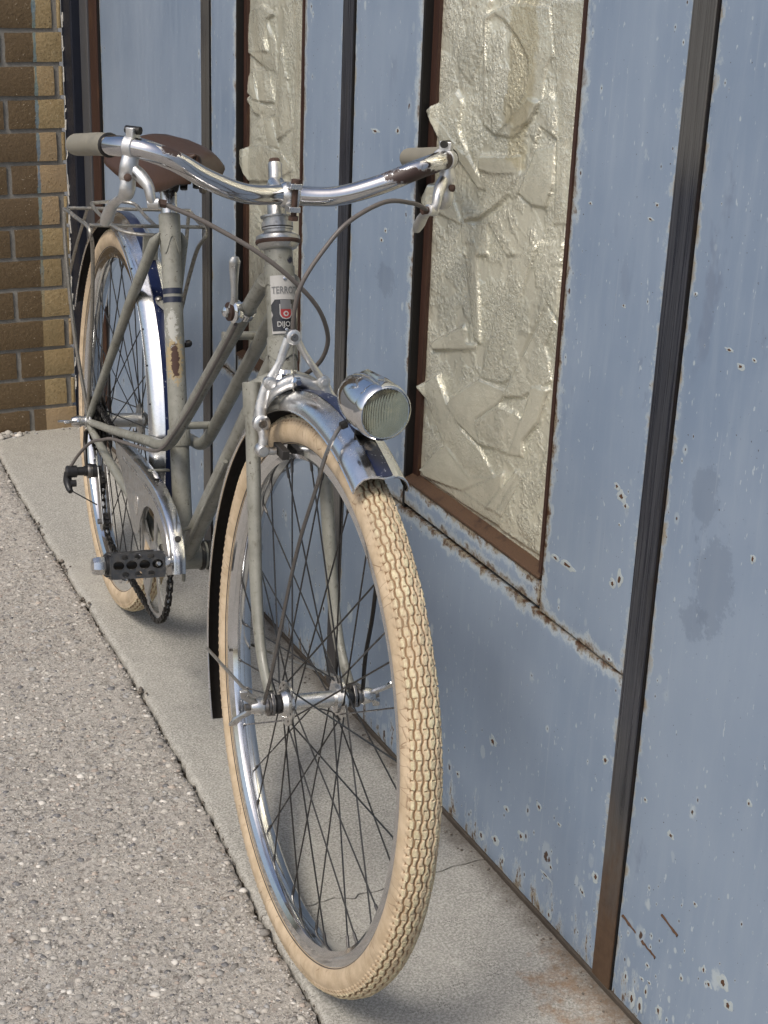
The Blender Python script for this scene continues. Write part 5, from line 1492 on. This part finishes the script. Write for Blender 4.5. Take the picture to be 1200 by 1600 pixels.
part(MB(TS).lathe([(0.0078, -0.006), (0.0088, -0.004), (0.0088, 0.0035), (0.006, 0.005)], (0.947, 0.0155, 0.735), (1, 0, 0.1), 18), 'yoke', 'cast_alloy', bk)
part(MB(TS).lathe([(0.0048, 0), (0.0042, 0.002)], (0.952, 0.0155, 0.7355), (1, 0, 0.1), 14), 'yoke_bolt', 'steel', bk)
part(MB(TS).lathe([(0.0062, -0.006), (0.0062, 0.004), (0.0035, 0.009)], (0.947, 0.0075, 0.6825), (1, 0, 0.1), 6), 'centre_bolt', 'chrome', bk)
part(MB(TS).cyl((0.947, 0.0145, 0.73), (0.944, 0.009, 0.665), 0.0009, 6), 'inner_cable', 'wire', bk)
part(MB(TS).plate([(-0.02, -0.012), (0.02, -0.012), (0.012, 0.012), (-0.012, 0.012)], [], (0.914, 0.0, 0.668), (0, 1, 0), (-0.34, 0, 0.94), 0.003), 'brake_bridge', 'dark_steel', bk)

# ---- saddle and seat post
part(MB().tube([stp(0.50), stp(0.572)], 0.0125, 20), 'seat_post', 'alloy')
sad = empty('saddle', bike)
g = MB(); vs, fs = [], []
ns, nw = 26, 22
sx = np.linspace(0.0, 1.0, ns)
def sad_w(k): return np.interp(k, [0, 0.04, 0.12, 0.22, 0.35, 0.5, 0.7, 0.88, 0.96, 1.0], [0.040, 0.070, 0.092, 0.096, 0.080, 0.052, 0.030, 0.022, 0.017, 0.006])
for k in sx:
    s0 = 0.135 + 0.285 * k; w = sad_w(k)
    zc = 0.845 - 0.016 * math.sin(math.pi * min(1, k * 1.1)) + 0.012 * k * k
    drop = np.interp(k, [0, 0.1, 0.25, 0.45, 0.6, 1], [0.010, 0.012, 0.018, 0.034, 0.040, 0.030])
    for j in range(nw + 1):
        a = -1 + 2 * j / nw
        x_ = w * (abs(a) ** 0.75 if abs(a) < 0.8 else 0.846 + (abs(a) - 0.8) * 0.75) * (1 if a > 0 else -1)
        dz = -0.012 * abs(a) ** 2 - (drop * max(0, (abs(a) - 0.55) / 0.45) ** 1.6)
        vs.append((s0 + 0.006 * max(0, abs(a) - 0.6) * (1 - k), x_ - 0.015 * (1 - k), zc + dz))
W_ = nw + 1
for i in range(ns - 1):
    for j in range(nw):
        q = i * W_ + j
        fs.append((q, q + 1, q + W_ + 1, q + W_))
so = part(g.add(vs, fs), 'leather_top', 'leather', sad, smooth=70)
sm = so.modifiers.new('solid', 'SOLIDIFY'); sm.thickness = 0.004
part(MB().lathe([(0.018, -0.014), (0.021, -0.012), (0.021, 0.010), (0.018, 0.014)], (0.264, 0, 0.795), (0, 1, 0), 16).box((0.262, 0, 0.801), (0.016, 0.026, 0.012)), 'seat_clamp', 'dark_steel', sad, bevel=0.002)
for sg in (1, -1):
    part(MB().tube(spline([(0.165, sg * 0.055, 0.815), (0.20, sg * 0.045, 0.800), (0.26, sg * 0.024, 0.798), (0.33, sg * 0.014, 0.808), (0.40, sg * 0.004, 0.835)], 5), 0.0038, 8), 'rail', 'dark_steel', sad)
    cs = [(0.185 + 0.016 * math.cos(a), sg * 0.052 - 0.012 + 0.016 * math.sin(a), 0.788 + 0.0011 * a) for a in np.linspace(0, 26, 110)]
    part(MB().tube(cs, 0.0026, 6), 'spring', 'dark_steel', sad)
for k in range(5):
    part(MB().tube([(0.235 + 0.0 * k, -0.052 + 0.020 * k, 0.800), (0.245, -0.050 + 0.020 * k, 0.775 + 0.003 * abs(k - 2))], [0.007, 0.006], 8), 'under_frame', 'dark_steel', sad)
for (a, b) in ((0.25, 0.03), (0.25, -0.05), (0.22, -0.01)):
    pass

# ---- carrier
cr_ = empty('carrier', bike)
UR = 0.698
def cw(pts, name='wire_loop', r=0.0030, m=6): part(wire(pts, r, T, m), name, 'wire', cr_)
for sg in (1, -1):
    cw([(0.006, sg * 0.062, 0.345), (-0.008, sg * 0.085, 0.48), (-0.012, sg * 0.101, 0.62), (-0.012, sg * 0.105, UR - 0.012), (-0.004, sg * 0.105, UR), (0.06, sg * 0.100, UR), (0.135, sg * 0.094, UR), (0.150, sg * 0.092, UR - 0.012), (0.128, sg * 0.084, 0.655), (0.085, sg * 0.0745, 0.55), (0.012, sg * 0.064, 0.355)], 'side_wire', 0.0034)
cw([(0.004, 0.104, UR + 0.004), (0.004, 0.0, UR + 0.004), (0.004, -0.104, UR + 0.004)], 'cross_wire')
cw([(0.142, 0.093, UR + 0.003), (0.142, 0, UR + 0.003), (0.142, -0.093, UR + 0.003)], 'cross_wire')
cw([(-0.006, 0.062, UR + 0.010), (0.05, 0.062, UR + 0.006), (0.12, 0.060, UR + 0.006), (0.172, 0.050, UR + 0.002), (0.195, 0.02, UR), (0.195, -0.03, UR)], 'inner_wire')
cw([(-0.010, 0.062, UR + 0.010), (-0.016, 0.030, UR + 0.012), (-0.016, 0.0, UR + 0.012), (0.0, -0.012, UR + 0.010), (0.06, -0.012, UR + 0.006), (0.143, -0.012, UR + 0.004)], 'inner_wire')
cw([(-0.06, 0.058, 0.690), (-0.20, 0.052, 0.590), (-0.300, 0.048, 0.500)], 'fender_wire', 0.0028)
part(MB().box((0.165, 0.0, 0.672), (0.003, 0.012, 0.020)), 'mount_tab', 'paint', cr_, bevel=0.0006)
part(MB().lathe([(0.005, 0), (0.005, 0.006), (0.003, 0.009)], (0.12, 0.055, UR + 0.006), (0, 0, 1), 8), 'bolt', 'alloy', cr_)

# ---- crankset
ck_ = empty('crankset', bike)
TC = 0.0445
n = 46; pts = []
for k in range(n * 4):
    a = 2 * math.pi * k / (n * 4); r_ = 0.0935 + (0.0026, 0.0010, -0.0024, 0.0010)[k % 4]; pts.append((r_ * math.cos(a), r_ * math.sin(a)))
holes = []
for k in range(5):
    a0 = R_(72 * k + 21 + 9); a1 = R_(72 * (k + 1) + 21 - 9)
    holes.append([(0.083 * math.cos(a), 0.083 * math.sin(a)) for a in np.linspace(a0, a1, 14)] + [(0.026 * math.cos(a), 0.026 * math.sin(a)) for a in np.linspace(a1, a0, 6)])
part(MB().plate(pts, holes, (BBC[0], TC, BBC[2]), (1, 0, 0), (0, 0, 1), 0.003), 'chainring', 'alloy_dull', ck_, smooth=20)
PE = V((0.611, 0, 0.322)); PD = (PE - V(BBC)).normalized()
part(MB().lathe([(0.0001, 0.074), (0.010, 0.0735), (0.0135, 0.070), (0.0135, 0.035)], (BBC[0], 0, BBC[2]), (0, 1, 0), 18), 'crank_boss', 'alloy', ck_)
part(MB().tube([V(BBC) + V((0, 0.064, 0)), V(BBC) + PD * 0.06 + V((0, 0.065, 0)), V(BBC) + PD * 0.15 + V((0, 0.068, 0)), PE + V((0, 0.068, 0)), PE + PD * 0.008 + V((0, 0.068, 0))], [0.0125, 0.0105, 0.0095, 0.0115, 0.006], 14, sq=0.75), 'crank_arm', 'alloy', ck_)
LPE = V(BBC) - PD * 0.162
part(MB().tube([V(BBC) + V((0, -0.058, 0)), LPE + V((0, -0.066, 0))], [0.0125, 0.0105], 12, sq=0.75), 'crank_arm', 'alloy', ck_)
def pedal(c, sg):
    e = empty('pedal', bike)
    ax = V((0, sg, 0)); c = V(c)
    part(MB().tube([c + ax * 0.066, c + ax * 0.150], 0.0075, 12).lathe([(0.012, 0), (0.012, 0.006), (0.009, 0.007)], c + ax * 0.073, ax, 14), 'pedal_axle', 'dark_steel', e)
    part(MB().lathe([(0.0125, 0.0), (0.0135, 0.002), (0.0135, 0.010), (0.0115, 0.0165), (0.006, 0.0185), (0.0001, 0.019)], c + ax * 0.152, ax, 8), 'pedal_cap', 'alloy', e)
    part(MB().lathe([(0.0138, 0), (0.0138, 0.004)], c + ax * 0.1475, ax, 16), 'cap_ring', 'black', e)
    for k in (1, -1):     # perforated cage plates, front and rear
        nd = V((math.cos(R_(20)) * k, 0, math.sin(R_(20)) * k)); upv = V((-math.sin(R_(20)), 0, math.cos(R_(20))))
        o_ = c + nd * 0.027 + ax * 0.111
        outer = [(-0.038, -0.015), (-0.034, -0.0185), (0.034, -0.0185), (0.038, -0.015), (0.038, 0.012), (0.033, 0.0165), (-0.033, 0.0165), (-0.038, 0.012)]
        holes = []
        for q in range(4):
            holes.append(circ(14, 0.0064, -0.027 + 0.018 * q, 0.0, 1.22))
        for q in range(3):
            holes.append(circ(12, 0.0038, -0.018 + 0.018 * q, 0.0112, 1.35)); holes.append(circ(12, 0.0038, -0.018 + 0.018 * q, -0.0125, 1.35))
        part(MB().plate(outer, holes, o_, ax, upv, 0.0022), 'cage_plate', 'pedal_steel', e, smooth=20)
        hz = V((math.cos(R_(20)), 0, math.sin(R_(20))))
        part(MB().plate([(-0.037, -0.013), (0.037, -0.013), (0.037, 0.013), (-0.037, 0.013)], [circ(14, 0.0075, -0.024 + 0.024 * q, 0.0, 1.2) for q in range(3)], c + ax * 0.111 + upv * (-0.0178 if k > 0 else 0.0158) + hz * (0.0145), ax, hz, 0.0018), 'cage_floor', 'pedal_steel', e, smooth=20)
    for xx in (0.0745, 0.1475):
        part(MB().plate([(-0.027, -0.014), (0.027, -0.014), (0.027, 0.012), (-0.027, 0.012)], [], c + ax * xx, V((math.cos(R_(20)), 0, math.sin(R_(20)))), V((-math.sin(R_(20)), 0, math.cos(R_(20)))), 0.002), 'cage_end', 'pedal_steel', e)
    part(MB().lathe([(0.0042, 0), (0.0042, 0.003), (0.0025, 0.005)], c + ax * 0.083 + V((math.cos(R_(20)), 0, math.sin(R_(20)))) * 0.028, V((1, 0, 0.36)), 6), 'cage_nut', 'alloy', e)
pedal(PE, 1); pedal(LPE, -1)

# ---- chain (links too fine to tell apart singly)
def chain_run(pts, name='chain'):
    C = spline(pts, 24); ln = [0]
    for i in range(1, len(C)): ln.append(ln[-1] + (C[i] - C[i - 1]).length)
    P_ = 0.0127; nL = int(ln[-1] / P_); g = MB()
    at = lambda s_: V([np.interp(s_, ln, [c_[k] for c_ in C]) for k in range(3)])
    for k in range(nL):
        a, b = at(k * P_), at((k + 1) * P_); d = (b - a).normalized(); up2 = V((0, 1, 0)).cross(d).normalized(); w_ = d.cross(up2)
        off = 0.0036 if k % 2 else 0.0022
        for sg in (1, -1):
            prof = circ(8, 0.0042, 0, 0) 
            out = [(-0.0 + 0.0042 * math.cos(t_), 0.0042 * math.sin(t_)) for t_ in np.linspace(math.pi / 2, 3 * math.pi / 2, 5)] + [(P_ / 2, -0.0030)] + [(P_ + 0.0042 * math.cos(t_), 0.0042 * math.sin(t_)) for t_ in np.linspace(-math.pi / 2, math.pi / 2, 5)] + [(P_ / 2, 0.0030)]
            g.plate(out, [], a + w_ * off * sg, d, up2, 0.0012)
        g.cyl(a - w_ * 0.0048, a + w_ * 0.0048, 0.0022, 6)
    o_ = part(g, name, 'dark_steel', bike, smooth=30)
    tag(o_, kind='stuff'); return o_
rr_ = 0.0945
bot = [(BBC[0] + rr_ * math.cos(R_(a)), TC, BBC[2] + rr_ * math.sin(R_(a))) for a in (-96, -75, -55, -35, -15, 5, 25, 45, 65, 84)]
chain_run([(0.093, 0.050, 0.252), (0.083, 0.050, 0.232), (0.098, 0.050, 0.200), (0.118, 0.049, 0.176), (0.15, 0.048, 0.164), (0.24, 0.046, 0.161), (0.34, 0.045, 0.164), (0.42, TC, 0.167)] + bot + [(0.40, TC, 0.3585), (0.25, 0.047, 0.362), (0.10, 0.049, 0.368), (0.0, 0.0505, 0.370), (-0.026, 0.0505, 0.360), (-0.037, 0.0505, 0.335), (-0.026, 0.0505, 0.304), (0.0, 0.0505, 0.294), (0.04, 0.0505, 0.283)])

# ---- chain guard
cg = empty('chain_guard', bike)
GT = 0.056
top = [(0.212, 0.366), (0.344, 0.379), (0.440, 0.384), (0.500, 0.382), (0.548, 0.372), (0.582, 0.355), (0.604, 0.330), (0.613, 0.303)]
inn = [(0.586, 0.290), (0.573, 0.303), (0.552, 0.322), (0.525, 0.338), (0.490, 0.347), (0.455, 0.345), (0.425, 0.331), (0.406, 0.309), (0.392, 0.279), (0.360, 0.268), (0.335, 0.285), (0.300, 0.312), (0.255, 0.335), (0.216, 0.348)]
def sm2(L, m=5): return [(v_[0], v_[1]) for v_ in spline([(a, b, 0) for a, b in L], m)]
tp = sm2(top); inn_s = sm2(inn)
part(MB().plate(tp + inn_s, [], (0, GT, 0), (1, 0, 0), (0, 0, 1), 0.0014), 'guard_plate', 'alloy_dull', cg, smooth=20)
g = MB(); vs, fs = [], []
for i, (a, b) in enumerate(tp):
    d = V((tp[min(i + 1, len(tp) - 1)][0] - tp[max(i - 1, 0)][0], 0, tp[min(i + 1, len(tp) - 1)][1] - tp[max(i - 1, 0)][1])).normalized(); nn_ = V((-d.z, 0, d.x))
    for (o1, t1) in ((-0.0005, GT + 0.0006), (0.0012, GT), (0.0022, GT - 0.003), (0.0024, GT - 0.017), (0.0016, GT - 0.0185)):
        q = V((a, 0, b)) + nn_ * o1; vs.append((q.x, t1, q.z))
for i in range(len(tp) - 1):
    for j in range(4):
        q = i * 5 + j; fs.append((q, q + 1, q + 6, q + 5))
part(g.add(vs, fs), 'guard_flange', 'fender_alloy', cg, smooth=60)
# embossed lines
for off in (0.012, 0.0165):
    ins = []
    for i, (a, b) in enumerate(tp[2:-3]):
        i += 2
        d = V((tp[i + 1][0] - tp[i - 1][0], 0, tp[i + 1][1] - tp[i - 1][1])).normalized(); nn_ = V((d.z, 0, -d.x))
        q = V((a, 0, b)) + nn_ * off; ins.append((q.x, GT + 0.0008, q.z))
    part(MB().tube(ins, 0.0010, 5), 'guard_bead', 'alloy', cg)
part(MB().plate(circ(24, 0.017, 0.375, 0.318, 0.75), [], (0, GT + 0.0008, 0), (1, 0, 0), (0, 0, 1), 0.001), 'guard_disc', 'alloy', cg, smooth=20)
for a, b, q in (((0.410, 0.046, 0.385), (0.385, 0.012, 0.376), 0), ((0.575, 0.046, 0.352), (0.528, 0.010, 0.338), 0)):
    part(MB().tube([a, b], 0.0045, 8, sq=0.5), 'guard_bracket', 'paint', cg)
part(MB().lathe([(0.0045, 0), (0.004, 0.002)], (0.456, GT - 0.010, 0.3862), (0, 0.1, 1), 10), 'screw', 'dark_steel', cg)
part(MB().lathe([(0.0050, 0), (0.0045, 0.002)], (0.5935, GT - 0.010, 0.348), (0.75, 0.1, 0.6), 10), 'screw', 'dark_steel', cg)

# ---- derailleur
de = empty('derailleur', bike)
part(MB().lathe([(0.0085, -0.030), (0.0105, -0.028), (0.0105, -0.012), (0.0075, -0.011), (0.0075, 0.0), (0.0090, 0.001), (0.0090, 0.010), (0.0118, 0.011), (0.0118, 0.022), (0.0085, 0.023), (0.0085, 0.032)], (0.066, 0.080, 0.264), (0, -1, 0), 18), 'derailleur_body', 'black', de)
part(MB().lathe([(0.0125, -0.002), (0.013, 0), (0.013, 0.004), (0.0125, 0.006)], (0.066, 0.072, 0.264), (0, -1, 0), 18), 'collar', 'steel', de)
part(MB().tube(spline([(0.064, 0.106, 0.262), (0.066, 0.107, 0.248), (0.074, 0.106, 0.238), (0.083, 0.104, 0.234)], 4), [0.007, 0.0075, 0.006, 0.0045], 10).lathe([(0.006, -0.004), (0.006, 0.006)], (0.076, 0.098, 0.246), (0, 1, 0), 10), 'actuator_arm', 'black', de)
part(MB().cyl((0.083, 0.104, 0.236), (0.100, 0.062, 0.214), 0.0011, 6), 'pull_cable', 'dark_steel', de)
part(MB().tube(spline([(0.010, 0.066, 0.316), (0.034, 0.072, 0.306), (0.050, 0.074, 0.290), (0.062, 0.074, 0.268)], 5), [0.004, 0.0035, 0.003], 8), 'hanger', 'dark_steel', de)
for tt in (0.0575, 0.0425):
    part(MB().plate([(0.055, 0.272), (0.078, 0.275), (0.134, 0.192), (0.128, 0.176), (0.112, 0.176)], [], (0, tt, 0), (1, 0, 0), (0, 0, 1), 0.002), 'cage', 'alloy_dull', de, bevel=0.0006)
for (a, b) in ((0.080, 0.252), (0.119, 0.191)):
    part(MB().plate([((0.0145 if k % 4 < 2 else 0.0118) * math.cos(2 * math.pi * k / 40) + a, (0.0145 if k % 4 < 2 else 0.0118) * math.sin(2 * math.pi * k / 40) + b) for k in range(40)], [], (0, 0.050, 0), (1, 0, 0), (0, 0, 1), 0.006), 'jockey_wheel', 'black', de, smooth=20)
part(MB().cyl((0.119, 0.040, 0.191), (0.119, 0.064, 0.191), 0.005, 8), 'pulley_bolt', 'steel', de)
part(MB().tube(spline([(0.780, 0.033, 0.706), (0.727, 0.034, 0.657), (0.66, 0.034, 0.601), (0.597, 0.035, 0.545), (0.505, 0.038, 0.471), (0.458, 0.040, 0.437), (0.405, 0.042, 0.415), (0.318, 0.050, 0.394), (0.20, 0.060, 0.366), (0.150, 0.066, 0.348), (0.108, 0.076, 0.330), (0.075, 0.090, 0.298), (0.064, 0.103, 0.270)], 6), 0.0027, 8), 'cable_housing', 'housing')
part(MB().tube(spline([(0.70, 0.013, 0.500), (0.62, 0.014, 0.412), (0.53, 0.014, 0.315), (0.505, 0.013, 0.272), (0.498, 0.010, 0.250), (0.485, 0.006, 0.236), (0.470, 0.003, 0.236), (0.455, 0.0, 0.241)], 5), 0.0030, 8), 'cable_housing', 'paint')
part(MB().lathe([(0.0222, -0.003), (0.0230, 0), (0.0222, 0.003)], (0.46, -0.026, 0.264), (0, 1, 0), 20), 'cable_guide', 'dark_steel')

# ---- gear lever
gl = empty('gear_lever', bike)
part(MB().lathe([(0.013, -0.006), (0.0145, -0.004), (0.0145, 0.003), (0.012, 0.005), (0.006, 0.007)], (0.778, 0.034, 0.722), (0.15, 1, 0), 20), 'lever_boss', 'chrome', gl)
part(MB().lathe([(0.0115, -0.002), (0.0115, 0.002)], (0.778, 0.041, 0.722), (0.15, 1, 0), 18), 'friction_washer', 'rust', gl)
part(MB().lathe([(0.0068, 0), (0.0068, 0.005), (0.003, 0.0075)], (0.779, 0.043, 0.722), (0.15, 1, 0), 6), 'wing_screw', 'chrome', gl)
part(MB().tube(spline([(0.779, 0.037, 0.722), (0.782, 0.037, 0.738), (0.781, 0.0375, 0.755), (0.779, 0.038, 0.772), (0.779, 0.038, 0.784), (0.780, 0.0375, 0.790)], 4), [0.008, 0.0046, 0.0046, 0.0062, 0.0074, 0.004], 12, sq=0.6), 'lever_blade', 'alloy_dull', gl)
part(MB().lathe([(0.0105, -0.007), (0.0115, -0.006), (0.0115, 0.006), (0.0105, 0.007)], (0.778, 0.0195, 0.722), (-0.77, 0, -0.64), 18), 'band', 'chrome', gl)
